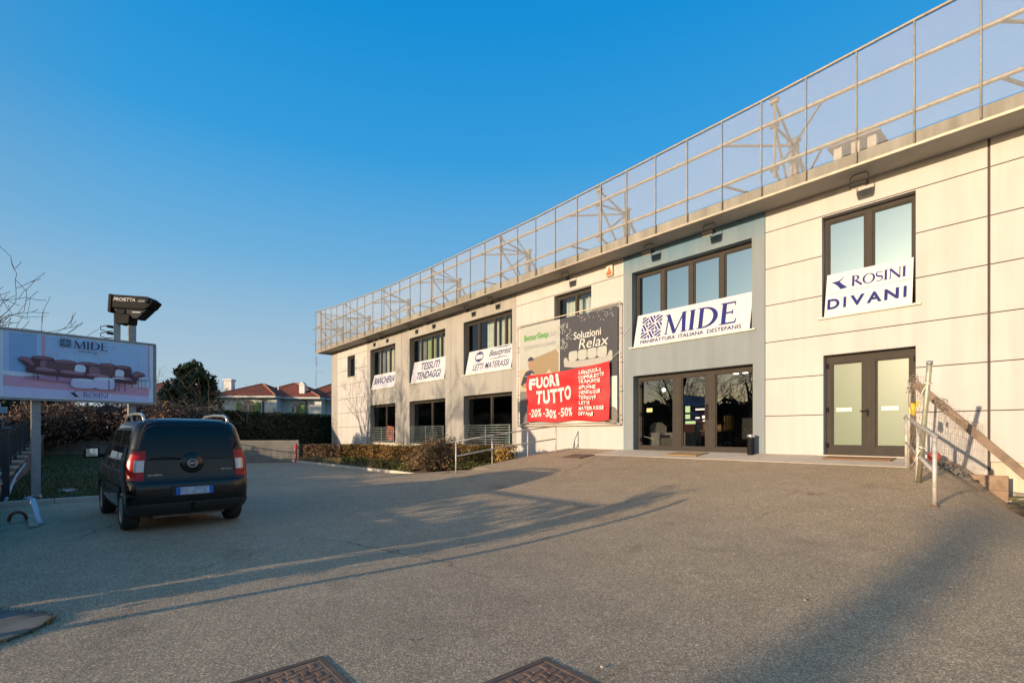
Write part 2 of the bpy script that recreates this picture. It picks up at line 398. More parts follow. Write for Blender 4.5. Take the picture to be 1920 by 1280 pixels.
lot = grid(sorted(set(xs)), sorted(set(ys)), lambda x, y: gz(x, y)+.0015*math.sin(x*1.7+y)*math.sin(y*1.3-x*.4))
struct("asphalt_car_park", lot, ASPH, True)
struct("road", MB().add([(-5, -15.4, 0), (16, -15.4, 0), (16, -30, 0), (-5, -30, 0)], [(0, 1, 2, 3)]), ASPH)
struct("far_ground", MB().add([(-900, -900, -.06), (900, -900, -.06), (900, 900, -.06), (-900, 900, -.06)], [(0, 1, 2, 3)]), EARTH)
# raised gardens behind the end wall
struct("garden_terrain", grid(frange(-80, -34, 4)+[-33.4], frange(-30, 30, 3), lambda x, y: .95+(.35*sstep(-36, -45, x) if x < -36 else 0)-(.9*sstep(-6.5, -3.5, y) if x > -34.5 else .5*sstep(-3, 0, y))), GRASSG, True)
# paving slab in front of the doors (sloping)
sl = MB()
prev = None
for s0 in frange(-10.55, -2.0, .95/2):
    pass
sl.add([(-10.55, .0, 1.012), (-2.05, .0, 1.012), (-2.05, -1.35, .872), (-10.55, -1.35, .872), (-10.55, .0, .6), (-2.05, 0, .6), (-2.05, -1.35, .6), (-10.55, -1.35, .6)], [(3, 2, 1, 0), (2, 3, 7, 6), (1, 2, 6, 5), (3, 0, 4, 7)])
struct("entrance_pavement", sl, SLAB)
# lawn left of the car, kerb in front of it
lawn_z = lambda x, y: .035+.028*max(0, -15.2-x)*1.0
struct("lawn", grid(frange(-33, -15.15, .7), frange(-15.5, -11.2, .6), lambda x, y: lawn_z(x, y)), GRASSG, True)
gb = MB()
g2 = random.Random(3)
for _ in range(15000):
    x = -15.2-(g2.random()**1.5)*17; y = -15.45+g2.random()*4.2
    if g2.random() < .25 and math.sin(x*1.9)+math.sin(y*2.3+x) > .6: continue
    z = lawn_z(x, y); h = .04+.07*g2.random(); a = g2.random()*6.28; dx, dy = math.cos(a)*.012, math.sin(a)*.012; lx, ly = g2.gauss(0, .03), g2.gauss(0, .03)
    gb.add([(x-dx, y-dy, z), (x+dx, y+dy, z), (x+lx, y+ly, z+h)], [(0, 1, 2)])
go = gb.build("grass", leafmat("grass_blades", [(.035, .06, .015), (.06, .085, .02), (.10, .10, .035), (.15, .12, .06)]), None, fixn=False)
tag(go, "short worn green grass of the lawn beside the parked van", "grass", None, "stuff")
kb = MB()
for i in range(5): kb.box(-15.16, -15.02, -15.45+i*.87, -15.45+i*.87+.86, -.1, .10)
struct("lawn_kerb", kb, SLAB, bevel=.012)
# planted bed along the shop front, with a kerb
bx = [(-28.2, -5.45), (-24, -5.2), (-20, -5.0), (-17.4, -4.85), (-15.6, -4.95), (-14.4, -5.0), (-13.3, -4.75)]
bed = MB()
for i in range(len(bx)-1):
    (a, b), (c, d) = bx[i], bx[i+1]
    bed.add([(a, b, .06), (c, d, .06), (c, -3.4, .16), (a, -3.4, .16), (c, -.02, .14), (a, -.02, .14)], [(0, 1, 2, 3), (3, 2, 4, 5)])
bed.add([(-28.2, -5.45, .06), (-28.2, -3.4, .16), (-28.2, -.02, .14), (-38, -.02, .1), (-38, -3, .05)], [(0, 1, 2, 3, 4)])
struct("planting_bed", bed, SOIL, True)
kb = MB()
for i in range(len(bx)-1):
    a = Vector((*bx[i], .03)); b = Vector((*bx[i+1], .03)); n_ = max(1, int((b-a).length/1.0))
    for k in range(n_):
        p = a.lerp(b, k/n_); q = a.lerp(b, (k+.985)/n_); kb.bar(p, q, .12, .17)
struct("bed_kerb", kb, SLAB)
# dead grass fringe at the kerb
dg = MB()
for _ in range(5200):
    x = -28.3+g2.random()*8.5; y = -5.15+.022*(x+28)+g2.random()*1.1; h = .1+.26*g2.random(); a = g2.random()*6.28; dx, dy = math.cos(a)*.01, math.sin(a)*.01; lx, ly = g2.gauss(0, .09), g2.gauss(0, .09)
    dg.add([(x-dx, y-dy, .08), (x+dx, y+dy, .08), (x+lx, y+ly, .08+h)], [(0, 1, 2)])
tag(dg.build("dry_grass", leafmat("dry_grass_blades", [(.20, .15, .08), (.28, .21, .11), (.14, .12, .05), (.33, .26, .15)]), None, fixn=False), "straw coloured dry grass fringe between bed kerb and clipped hedge", "grass", None, "stuff")
# ---------------------------------------------------------------- the shop building
B = empty("commercial_building", (-15, 0, 1), "long two storey cream panelled shop building with a blue grey entrance bay", "building")
def wall(label, s0, s1, z0, z1, ops, mat, zj=(), sj=(), gap=.022, vgap=.03, y=0., depth=.3):
    mb = MB(); xs = {s0, s1}; zs = {z0, z1}
    for a, b, c, d in ops: xs |= {a, b}; zs |= {c, d}
    for v in zj: zs |= {v-gap/2, v+gap/2}
    for v in sj: xs |= {v-vgap/2, v+vgap/2}
    xs = sorted(v for v in xs if s0 <= v <= s1); zs = sorted(v for v in zs if z0 <= v <= z1)
    for i in range(len(xs)-1):
        for j in range(len(zs)-1):
            cx, cz = (xs[i]+xs[i+1])/2, (zs[j]+zs[j+1])/2
            if any(a < cx < b and c < cz < d for a, b, c, d in ops): continue
            P_ = lambda yy: [(xs[i], yy, zs[j]), (xs[i+1], yy, zs[j]), (xs[i+1], yy, zs[j+1]), (xs[i], yy, zs[j+1])]
            if zj or sj: mb.poly(P_(y+.016), 1)
            if any(abs(cz-v) < gap/2 for v in zj) or any(abs(cx-v) < vgap/2 for v in sj): continue
            mb.poly(P_(y), 0)
    for a, b, c, d in ops:
        for p in ([(a, c), (a, d)], [(b, c), (b, d)], [(a, d), (b, d)], [(a, c), (b, c)]):
            (u0, v0), (u1, v1) = p
            mb.poly([(u0, y, v0), (u1, y, v1), (u1, y+depth, v1), (u0, y+depth, v0)], 0)
    o = mb.build("wall", [mat, JOINT], B, fixn=False)
    if label: o['label'] = label
    return o
ZJ = [2.03, 3.03, 4.03, 5.03, 6.03, 7.03]
TOP = 7.62
wall("cream panelled end bay with a small window", -35.9, -30.9, .0, TOP, [(-34.1, -32.8, 5.52, 7.0)], WHITE, ZJ, (-32.6, -35.2), vgap=.015)
wall(None, -37.1, -35.9, 0, TOP, [], BEIGE)
wall("plain beige rendered bay with three window columns", -30.9, -15.96, .98, TOP, [(-30.4, -26.95, 4.42, 7.0), (-30.4, -26.95, 1.0, 3.4), (-25.25, -21.52, 4.42, 7.0), (-25.25, -21.52, 1.0, 3.4), (-19.9, -16.25, 4.42, 7.0), (-19.9, -16.25, 1.0, 3.4)], BEIGE, (), (-26.2, -21.0), vgap=.02)
wall("cream panelled bay behind the big poster", -15.96, -10.35, .0, TOP, [(-13.7, -11.8, 5.0, 7.0)], WHITE, ZJ)
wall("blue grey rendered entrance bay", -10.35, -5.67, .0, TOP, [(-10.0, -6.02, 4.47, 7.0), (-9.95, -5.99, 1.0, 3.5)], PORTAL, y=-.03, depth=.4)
wall("cream panelled bay with a glazed double door", -5.67, -1.28, .0, TOP, [(-4.3, -2.44, 4.47, 7.0), (-4.27, -2.44, 1.02, 3.52)], WHITE, ZJ)
wall("cream panels on the right edge", -1.235, 9.0, .98, TOP, [(1.2, 3.2, 4.47, 7.0)], WHITE, ZJ, (4.0,))
mb = MB(); mb.box(-1.28, -1.235, .014, .3, 0, TOP); mb.build("expansion_joint", JOINT, B)
mb = MB(); mb.box(-30.9, -15.96, .04, .3, -.1, .985); mb.build("plinth", PLINTH, B)
MB().box(-1.235, 9, .06, .3, -.2, .985).build("plinth", PLINTH, B)
mb = MB(); mb.box(-37.1, -37.09, 0, 12, 0, TOP); mb.box(9, 9.05, 0, 12, 0, TOP); mb.box(-37.1, 9, 12, 12.05, 0, TOP); mb.build("wall", BEIGE, B)
# cornice with drip edge
mb = MB(); mb.box(-37.9, 9.6, -.85, 12.6, 7.615, 7.64, 1); mb.box(-37.9, 9.6, -.85, -.72, 7.6405, 7.92, 0); mb.box(-37.9, -37.77, -.7195, 12.6, 7.6405, 7.92, 0)
mb.box(-37.92, 9.6, -.87, -.8505, 7.60, 7.655, 2); mb.build("cornice", [CONC, SOFF, M("drip_edge_metal", (.33, .28, .22), .5, .3, .2, 4)], B)
mb = MB(); mb.box(-37.76, 9.5, -.715, 12.6, 7.6405, 7.80); RO = mb.build("roof", M("roof_felt", (.22, .21, .20), .9), B)
cz = MB(); cz.box(-4.62, -3.62, 2.0, 3.0, 7.8, 9.25)
for a, b in ((-4.62, 2.0), (-3.82, 2.0), (-4.62, 2.8), (-3.82, 2.8), (-4.2, 2.0), (-4.2, 2.8)): cz.box(a, a+.2, b, b+.2, 9.2505, 9.62)
CH = cz.build("chimney", M("chimney_render", (.50, .43, .33), .9, 0, .15, 3), RO)
ct = MB(); ct.prism([(-4.75, 1.85, 9.621), (-4.45, 1.85, 9.80), (-3.8, 1.85, 9.80), (-3.5, 1.85, 9.621)], (0, 1.3, 0), 0); ct.box(-4.7, -3.54, 1.92, 3.08, 9.17, 9.2495)
ct.build("chimney", [M("chimney_cap", (.26, .21, .17), .9)], RO)['label'] = "dark cap stones of the roof chimney"
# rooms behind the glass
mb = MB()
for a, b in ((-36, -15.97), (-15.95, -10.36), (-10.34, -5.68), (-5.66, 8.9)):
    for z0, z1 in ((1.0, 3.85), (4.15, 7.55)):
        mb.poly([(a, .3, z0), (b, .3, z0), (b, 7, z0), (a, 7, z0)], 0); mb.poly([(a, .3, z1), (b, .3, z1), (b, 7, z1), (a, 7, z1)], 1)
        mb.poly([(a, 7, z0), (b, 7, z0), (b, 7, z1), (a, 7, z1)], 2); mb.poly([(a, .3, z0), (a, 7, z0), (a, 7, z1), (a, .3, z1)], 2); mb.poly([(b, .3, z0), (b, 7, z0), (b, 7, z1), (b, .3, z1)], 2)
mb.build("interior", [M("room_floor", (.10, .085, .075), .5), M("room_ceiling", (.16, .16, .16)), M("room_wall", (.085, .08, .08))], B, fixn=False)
def window(label, s0, s1, z0, z1, mull, gm, y=.2, sill=True, fm=FRAME, fw=.075, mw=.1, name="window", low=None, base=0):
    f = MB(); d0, d1 = y, y+.08
    f.box(s0, s0+fw, d0, d1, z0, z1); f.box(s1-fw, s1, d0, d1, z0, z1)
    f.box(s0+fw, s1-fw, d0, d1, z1-fw*1.5, z1); f.box(s0+fw, s1-fw, d0, d1, z0, z0+(low or fw))
    ed = [s0+fw]
    for m_ in mull:
        f.box(m_-mw/2, m_+mw/2, d0-.012, d1, z0+(low or fw), z1-fw*1.5); f.box(m_-.006, m_+.006, d0-.0135, d0-.0125, z0+(low or fw), z1-fw*1.5, 1); ed += [m_-mw/2, m_+mw/2]
    ed.append(s1-fw)
    o = f.build(name, [fm, JOINT], B, bevel=.006)
    if label: o['label'] = label
    for i in range(0, len(ed), 2):
        g = gm[(i//2) % len(gm)] if isinstance(gm, list) else gm
        a, b, c, d = ed[i], ed[i+1], z0+(low or fw), z1-fw*1.5
        iw = MB(); t = .035
        iw.box(a, a+t, d0+.018, d1-.01, c, d); iw.box(b-t, b, d0+.018, d1-.01, c, d); iw.box(a+t, b-t, d0+.018, d1-.01, d-t, d); iw.box(a+t, b-t, d0+.018, d1-.01, c, c+t)
        iw.build("sash", fm, o)
        tl = (i*.37 % 1-.5)*.004
        MB().poly([(a+t, d0+.045, c+t), (b-t, d0+.045, c+t), (b-t, d0+.045+tl, d-t), (a+t, d0+.045+tl, d-t)]).build("pane", g, o, fixn=False)
    if sill:
        q = MB().box(s0-.09, s1+.1, -.055-base, y, z0-.045, z0+.004); q.build("sill", M("stone_sill", (.58, .54, .47), .7), o, bevel=.006)
    return o
window("small square upper window in the far end bay", -34.1, -32.8, 5.52, 7.0, [], GL_DARK)
for k, (a, b, mu, ml) in enumerate(((-30.4, -26.95, (-29.3, -28.1), (-28.6,)), (-25.25, -21.52, (-24.3, -23.2, -22.25), (-23.2,)), (-19.9, -16.25, (-18.95, -17.75, -16.95), (-18.0,)))):
    window(None, a, b, 4.42, 7.0, mu, GL_UP, .24); window(None, a, b, 1.0, 3.4, ml, GL_DARK, .26, True, FRAMEL if k else FRAMEL, .07, .13)
window("upper window half hidden by the big poster", -13.7, -11.8, 5.0, 7.0, (-12.7,), GL_UP, .2, False)
window("wide four light window over the entrance with pale sky reflections", -10.0, -6.02, 4.47, 7.0, (-8.98, -7.98, -7.0), GL_SKY, .24, True, FRAMEL, .08, .15, base=.03)
window("two light window over the green double door with pale sky reflections", -4.3, -2.44, 4.47, 7.0, (-3.36,), GL_SKY, .2, True, FRAMEL, .08, .15)
window(None, 1.2, 3.2, 4.47, 7.0, (2.2,), GL_SKY, .2, True, FRAMEL, .08, .15)
# entrance doors
d1 = window("wide glazed entrance with three tall dark panes", -9.95, -5.99, 1.0, 3.5, (-8.46, -7.36), GL_DARK, .24, False, FRAMEL, .1, .3, "entrance_door", .13)
h = MB(); h.tube([(-7.44, .2, 2.0), (-7.44, .13, 2.02), (-7.44, .13, 2.42), (-7.44, .2, 2.44)], .018); h.build("handle", BLACK, d1, True)
for z in (1.3, 2.15, 3.1): MB().box(-9.86, -9.8, .2, .225, z, z+.12).build("hinge", BLACK, d1)
GREENF = M("frosted_green_film", (.125, .165, .115), .3, 0, .05, 2, spec=.35)
d2 = window("double door with pale green frosted panes and two letter slots", -4.27, -2.44, 1.02, 3.52, (-3.355,), GREENF, .2, False, FRAMEL, .13, .25, "double_door", .22)
h = MB(); h.box(-3.40, -3.36, .16, .187, 1.98, 2.14); h.bar((-3.38, .145, 2.1), (-3.53, .145, 2.1), .022, .028); h.box(-3.395, -3.365, .15, .162, 2.09, 2.11); h.build("handle", BLACK, d2, bevel=.004)
for x in (-3.88, -2.95): MB().box(x-.17, x+.17, .222, .24, 2.1, 2.2).build("letter_slot", flat("pale_slot", (.62, .66, .55)), d2, bevel=.006)
for z in (1.2, 2.1, 3.2):
    for x in (-4.25, -2.51): MB().box(x, x+.05, .17, .2, z, z+.12).build("hinge", BLACK, d2)
MB().box(-4.4, -2.3, -.06, .2, .985, 1.025).build("threshold", SLAB, d2)
# ---------------------------------------------------------------- things inside the windows
def curtain(label, s0, s1, z0, z1, y, mat, fold=.16):
    mb = MB(); n = int((s1-s0)/.03); k = g2.random()*6
    xs_ = [s0+(s1-s0)*i/n for i in range(n+1)]
    v = []
    for z, q in ((z0, 1.15), ((z0+z1)/2, 1.), (z1, .8)):
        for x in xs_: v.append((x, y+.05*q*math.sin(x*6.28/fold+k)+.02*math.sin(x*17+k), z))
    m = n+1
    mb.add(v, [(r*m+i, r*m+i+1, (r+1)*m+i+1, (r+1)*m+i) for r in (0, 1) for i in range(n)])
    o = mb.build("curtain", mat, None, True, fixn=False); tag(o, label, "curtain", "curtains in the upper windows"); return o
CREAM = M("cream_curtain", (.50, .50, .44), .9); GREEN_C = M("green_curtain", (.30, .36, .17), .9); GREYC = M("grey_curtain", (.22, .23, .24), .9); PALE = M("pale_net_curtain", (.50, .55, .56), .9)
curtain("dark grey curtain at the left side of the farthest large upper window", -30.2, -29.4, 4.5, 6.95, .62, GREYC)
curtain("cream curtain in the middle of the farthest large upper window", -29.1, -28.2, 4.5, 6.95, .6, CREAM)
curtain("green curtain at the right side of the farthest large upper window", -27.95, -27.1, 4.5, 6.95, .6, GREEN_C)
curtain("dark grey curtain at the left side of the middle upper window", -25.1, -24.4, 4.5, 6.95, .62, GREYC)
curtain("green curtain left of centre in the middle upper window", -24.2, -23.3, 4.5, 6.95, .6, GREEN_C)
curtain("pale patterned curtain right of centre in the middle upper window", -23.05, -22.4, 4.5, 6.95, .62, CREAM)
curtain("green curtain at the right edge of the middle upper window", -22.15, -21.6, 4.5, 6.95, .6, GREEN_C)
curtain("pale net curtain left of centre in the upper window beside the poster", -18.75, -17.9, 4.5, 6.95, .6, PALE)
curtain("cream green curtain right of centre in the upper window beside the poster", -17.65, -17.0, 4.5, 6.95, .6, CREAM)
curtain("pale net curtain at the right end of the upper window beside the poster", -16.9, -16.3, 4.5, 6.95, .6, PALE)
curtain("pale net curtain in the window behind the big poster", -13.6, -11.9, 5.0, 6.95, .6, PALE, .22)
LAMP = emit("lit_lamp", (1, .95, .82), 9)
def lamp(label, x, y, z):
    t = empty("ceiling_light", (x, y, z), label, "ceiling light", "lit ceiling lights inside the shop")
    mb = MB(); mb.box(x-.3, x+.3, y-.1, y+.1, z, z+.05); mb.build("housing", BLACK, t)
    for q in (-.14, .14): MB().lathe([(.001, z-.02), (.07, z-.015), (.085, z)], (x+q, y, 0), 12).build("bulb", LAMP, t, True)
lamp("lit double ceiling lamp seen through the lower window nearest the poster", -17.1, .95, 3.32)
lamp("lit double ceiling lamp seen through the right entrance pane", -6.75, .9, 3.38)
t = tag(MB().lathe([(.001, 2.98), (.05, 3.0), (.06, 3.06), (.02, 3.1)], (-9.3, .8, 0), 12).build("ceiling_light", LAMP, None, True), "small single lit lamp seen through the left entrance pane", "ceiling light", "lit ceiling lights inside the shop")
def armchair(label, x, y, z, w_, mat, back=.9, rz=0, cat="armchair"):
    t = empty("armchair", (x, y, z), label, cat, None, rz)
    MB().box(-w_/2+.1, w_/2-.1, -.3, .35, .12, .42).build("seat", mat, t, False, True, .05)
    MB().prism([(-w_/2+.08, .25, .3), (w_/2-.08, .25, .3), (w_/2-.03, .3, back-.15), (w_/2-.2, .33, back), (-w_/2+.2, .33, back), (-w_/2+.03, .3, back-.15)], (0, .14, 0)).build("backrest", mat, t, False, True, .03)
    for sx in (-1, 1): MB().box(sx*(w_/2-.05)-.06, sx*(w_/2-.05)+.06, -.32, .36, .1, .6).build("armrest", mat, t, False, True, .04)
    for sx in (-1, 1):
        for sy in (-.25, .28): MB().box(sx*(w_/2-.1)-.02, sx*(w_/2-.1)+.02, sy-.02, sy+.02, 0, .12).build("leg", BLACK, t, False, True)
    return t
armchair("round backed yellow green armchair behind the middle lower window", -22.6, 1.2, 1.0, 1.25, M("yellow_green_fabric", (.34, .42, .12), .8), 1.15)
armchair("white armchair behind the left entrance pane, nearer the frame", -9.45, 1.0, 1.0, .7, M("white_fabric", (.5, .47, .45), .8), .95, R(60))
armchair("white armchair behind the left entrance pane, next to the red counter", -8.75, 1.3, 1.0, .7, M("off_white_fabric", (.42, .40, .40), .8), .95, R(-70))
RED = M("red_laminate", (.35, .02, .03), .4)
t = empty("reception_counter", (-9.1, 2.6, 1), "dark counter with a bright red top edge inside the left entrance pane", "counter")
MB().box(-9.8, -8.3, 2.4, 2.9, 1.0, 1.95).build("body", M("maroon_laminate", (.10, .02, .03), .4), t); MB().box(-9.85, -8.25, 2.35, 2.95, 1.951, 2.0).build("top", RED, t)
t = empty("display_table", (-7.9, 1.5, 1), "low display table with boxes behind the middle entrance pane", "table")
MB().box(-8.35, -7.3, 1.2, 1.8, 1.62, 1.68).build("top", WOOD, t)
for x in (-8.3, -7.38):
    for y in (1.24, 1.72): MB().box(x, x+.05, y, y+.05, 1.0, 1.62).build("leg", BLACK, t)
CARD = M("cardboard", (.42, .27, .12), .8)
for x, w_, h_, lab, m_ in ((-8.2, .3, .2, "small cardboard box on the display table, left one", CARD), (-7.85, .25, .17, "small cardboard box on the display table, middle one", CARD), (-7.5, .22, .45, "tall yellow package on the display table", M("yellow_pack", (.55, .33, .06), .6))):
    q = MB().box(x, x+w_, 1.4, 1.6, 1.681, 1.681+h_); q.box(x+w_*.42, x+w_*.58, 1.397, 1.3995, 1.681, 1.681+h_, 1); tag(q.build("package", [m_, BAN], None, False, bevel=.004), lab, "box", "packages on the display table")
t = empty("display_table", (-17.8, 1.3, 1), "glass topped table with pale green legs behind the lower window nearest the poster", "table")
MB().lathe([(.001, 1.72), (.8, 1.72), (.82, 1.745), (.8, 1.77), (.001, 1.77)], (-17.8, 1.4, 0), 28).build("top", M("yellow_top", (.45, .42, .2), .3), t)
for x in (-18.2, -17.5): MB().prism([(x-.25, 1.4, 1.0), (x+.25, 1.4, 1.0), (x+.1, 1.4, 1.72), (x-.1, 1.4, 1.72)], (0, .08, 0)).build("leg", M("turquoise_lacquer", (.2, .42, .38), .4), t)
wr = MB()
for i in range(90):
    a = g2.random()*6.28; r_ = .30+g2.gauss(0, .06); c = Vector((-27.95+r_*math.cos(a), .12+g2.random()*.1, 1.55+r_*1.15*math.sin(a))); q = Vector((g2.gauss(0, 1), g2.gauss(0, 1), g2.gauss(0, 1))).normalized()*.1; p = q.orthogonal().normalized()*.08
    wr.add([c-q, c+p, c+q, c-p], [(0, 1, 2, 3)])
wo = wr.build("wreath", leafmat("orange_petals", [(.55, .10, .03), (.6, .16, .05), (.45, .06, .04), (.5, .12, .25)]), None, fixn=False)
tag(wo, "orange red flower wreath hanging on the railing of the farthest lower window", "wreath")
# ---------------------------------------------------------------- railings in front of the low windows
def bar_railing(label, a, b, n, y=-.06, z1=1.95):
    t = empty("window_railing", ((a+b)/2, y, 1.0), label, "railing", "bar railings in front of the low windows")
    for x in [a+.12+(b-a-.24)*i/n for i in range(n+1)]: MB().bar((x, y, 1.02), (x+.0, y, z1), .035, .012, 0, (0, 1, 0)).build("post", RAILM, t)
    for k in range(9): MB().tube([(a+.02, y-.02, 1.08+k*(z1-1.08)/8), (b-.02, y-.02, 1.08+k*(z1-1.08)/8)], .011, 6).build("bar", RAILM, t, True)
RAILM = M("pale_green_steel", (.36, .42, .39), .45, .3, .1)
bar_railing("pale horizontal bar railing on the farthest low window", -30.4, -26.95, 2)
bar_railing("pale horizontal bar railing on the middle low window", -25.25, -21.52, 2)
bar_railing("pale horizontal bar railing on the low window nearest the poster", -19.9, -16.25, 2)
# ---------------------------------------------------------------- rooftop mesh screen
SCRM = M("dull_zinc", (.29, .27, .24), .6, .1, .25, 14)
S = empty("rooftop_screen", (-15, -.85, 7.9), "galvanised mesh screen with posts and rails along the roof edge", "screen")
PX = [-37.9, -36.75, -35.9, -34.85, -33.78, -32.66, -31.49, -30.39, -29.26, -28.11, -26.94, -25.85, -24.74, -23.59, -22.53, -21.45, -20.33, -19.2, -18.12, -17.04, -15.96, -14.89, -13.83, -12.78, -11.7, -10.63, -9.59, -8.53, -7.48, -6.45, -5.41, -4.37, -3.34, -2.31, -1.29, -.27, .75, 1.78, 2.8, 3.8, 4.8, 5.8, 6.8, 7.8, 8.8]
TP = [(-37.9, 10.75), (-33.9, 10.41), (-26.7, 10.03), (-21.3, 9.91), (-13.9, 9.9), (-10.7, 9.97), (-5.4, 10.1), (-2.3, 10.23), (9, 10.5)]
MP = [(-37.9, 9.58), (-19, 9.5), (-10.7, 9.42), (-5.4, 9.45), (9, 9.4)]
LP = [(-37.9, 8.45), (-19, 8.30), (-10.7, 8.34), (9, 8.36)]
def lerp(T, x):
    for (a, b), (c, d) in zip(T, T[1:]):
        if x <= c: return b+(d-b)*max(0, (x-a))/(c-a)
    return T[-1][1]
YF = -.9
for x in PX: MB().tube([(x, YF, 7.66), (x, YF, lerp(TP, x)+.02)], .019, 6).build("post", SCRM, S, True)
for T, r_, dy in ((TP, .032, 0), (MP, .048, .06), (LP, .048, .06)):
    MB().tube([(x, YF+dy, lerp(T, x)) for x in PX], r_, 8).build("rail", SCRM, S, True)
    MB().tube([(-37.9, YF+dy, lerp(T, -37.9)), (-37.9, 3.0, lerp(T, -37.9)-.1)], r_, 8).build("rail", SCRM, S, True)
    MB().tube([(-37.9, 3.0, 7.66), (-37.9, 3.0, lerp(T, -37.9)-.08)], r_, 8).build("post", SCRM, S, True)
m, n, l, b = new_mat("wire_mesh")
setv(b, Base_Color=(.37, .38, .41, 1), Roughness=.6, Metallic=.0)
v = coords(n, l); sx = n.new('ShaderNodeSeparateXYZ'); l.new(v, sx.inputs[0])
def grid_line(sock, per, wd):
    a = n.new('ShaderNodeMath'); a.operation = 'MULTIPLY'; a.inputs[1].default_value = 1/per; l.new(sock, a.inputs[0])
    f = n.new('ShaderNodeMath'); f.operation = 'FRACT'; l.new(a.outputs[0], f.inputs[0])
    g = n.new('ShaderNodeMath'); g.operation = 'LESS_THAN'; g.inputs[1].default_value = wd/per; l.new(f.outputs[0], g.inputs[0]); return g.outputs[0]
sm = n.new('ShaderNodeMath'); sm.operation = 'ADD'; l.new(sx.outputs[0], sm.inputs[0]); l.new(sx.outputs[1], sm.inputs[1])
mx_ = n.new('ShaderNodeMath'); mx_.operation = 'MAXIMUM'; l.new(grid_line(sm.outputs[0], .011, .0021), mx_.inputs[0]); l.new(grid_line(sx.outputs[2], .011, .0021), mx_.inputs[1])
my_ = n.new('ShaderNodeMath'); my_.operation = 'MAXIMUM'; l.new(grid_line(sm.outputs[0], .12, .0035), my_.inputs[0]); l.new(grid_line(sx.outputs[2], .12, .0035), my_.inputs[1])
mz_ = n.new('ShaderNodeMath'); mz_.operation = 'MAXIMUM'; l.new(mx_.outputs[0], mz_.inputs[0]); l.new(my_.outputs[0], mz_.inputs[1]); l.new(mx_.outputs[0], b.inputs['Alpha'])
MESHM = m
def sheet(x0, x1, a, c):
    mb = MB()
    pts = [x for x in PX if x0 <= x <= x1]
    for p, q in zip(pts, pts[1:]): mb.poly([(p, YF+.03, a(p)), (q, YF+.03, a(q)), (q, YF+.03, c(q)), (p, YF+.03, c(p))])
    return mb
sheet(-38, 9, lambda x: 7.93, lambda x: lerp(TP, x)).build("mesh_sheet", MESHM, S, fixn=False)
MB().poly([(-37.92, YF, 7.7), (-37.92, 3, 7.7), (-37.92, 3, 10.6), (-37.95, 1.5, 10.65), (-37.92, YF, 10.74)]).build("mesh_sheet", MESHM, S, fixn=False)
TRS = M("truss_steel", (.24, .20, .16), .65, .2, .25, 8)
for x in (-37.4, -32.6, -27.0, -21.6, -16.15, -10.83, -5.15, .3, 5.6):
    t = MB(); zt = lerp(TP, x)-.05; y0 = YF+.18; yc = 1.0; xc = x-.15
    t.box(xc-.11, xc+.11, yc-.08, yc+.08, 7.8, 9.75)
    t.tube([(x, y0, 8.1), (x, y0, zt)], .035, 6)
    for z in (lerp(LP, x), lerp(MP, x), zt): t.box(x-.1, x+.1, YF+.1, y0+.04, z-.07, z+.04)
    t.bar((x, y0, zt-.05), (xc, yc-.08, 9.6), .05); t.bar((x, y0, 9.4), (xc, yc-.08, 9.66), .05); t.bar((x, y0, 9.4), (xc, yc-.08, 7.9), .05); t.bar((x, y0, 8.3), (xc, yc-.08, 9.55), .05); t.bar((x, y0, 8.3), (xc, yc-.08, 7.88), .05)
    t.bar((xc, yc-.05, 9.62), (x-1.3, YF+.1, lerp(MP, x)), .05); t.bar((xc, yc-.05, 7.95), (x-1.3, YF+.1, lerp(LP, x)), .05)
    t.bar((xc, yc-.05, 9.62), (x+1.1, YF+.1, lerp(MP, x)), .04); t.bar((xc, yc-.05, 8.0), (x+1.1, YF+.1, lerp(LP, x)), .04)
    t.bar((xc+.05, yc+.06, 9.5), (xc+.35, yc+.9, 7.82), .07)
    t.box(xc-.16, xc+.16, yc-.1, yc+.1, 9.751, 9.8)
    t.build("truss", TRS, S)
# ---------------------------------------------------------------- floodlights under the eaves
BROWN = M("floodlight_housing", (.012, .011, .010), .6)
fl_lab = [(-3.4, "above the double door window, nearest the viewer"), (-7.06, "over the right half of the entrance window"), (-9.08, "over the left half of the entrance window"), (-12.73, "above the poster window beside the alarm box"), (-17.25, "over the right end of the curtained window beside the poster"), (-19.08, "over the left end of the curtained window beside the poster"), (-22.64, "over the right end of the middle curtained window"), (-24.45, "over the left end of the middle curtained window"), (-28.0, "over the right end of the farthest curtained window"), (-29.8, "over the left end of the farthest curtained window")]
fproto = None
def floodlight(x):
    t = empty("floodlight", (x, -.42, 7.615), None, "floodlight", "floodlights under the eaves")
    MB().obb((0, -.02, -.27), (.17, 0, 0), (0, .1, .05), (0, -.03, .055)).build("housing", BROWN, t, False, True, .015)
    MB().obb((0, -.045, -.335), (.14, 0, 0), (0, .08, .04), (0, -.002, .004)).build("lens", flat("lens_glass", (.65, .55, .38), .2), t, False, True)
    MB().tube([(-.175, 0, -.27), (-.175, 0, -.06), (-.12, 0, -.006), (.12, 0, -.006), (.175, 0, -.06), (.175, 0, -.27)], .011, 6).build("bracket", BROWN, t, True, True)
    return t
for i, (x, lab) in enumerate(fl_lab):
    if i == 0: t = fproto = floodlight(x)
    else:
        t = fproto.copy(); COL.objects.link(t); t.location.x = x
        for ch in list(fproto.children):
            c = ch.copy(); COL.objects.link(c); c.parent = t
    t['label'] = "dark floodlight under the eaves "+lab
al = empty("alarm_box", (-10.92, -.03, 7.1), "small white and orange alarm box high on the wall left of the entrance bay", "alarm")
MB().box(-11.06, -10.78, -.09, 0, 7.1, 7.5).build("housing", flat("alarm_white", (.55, .5, .42)), al, bevel=.02)
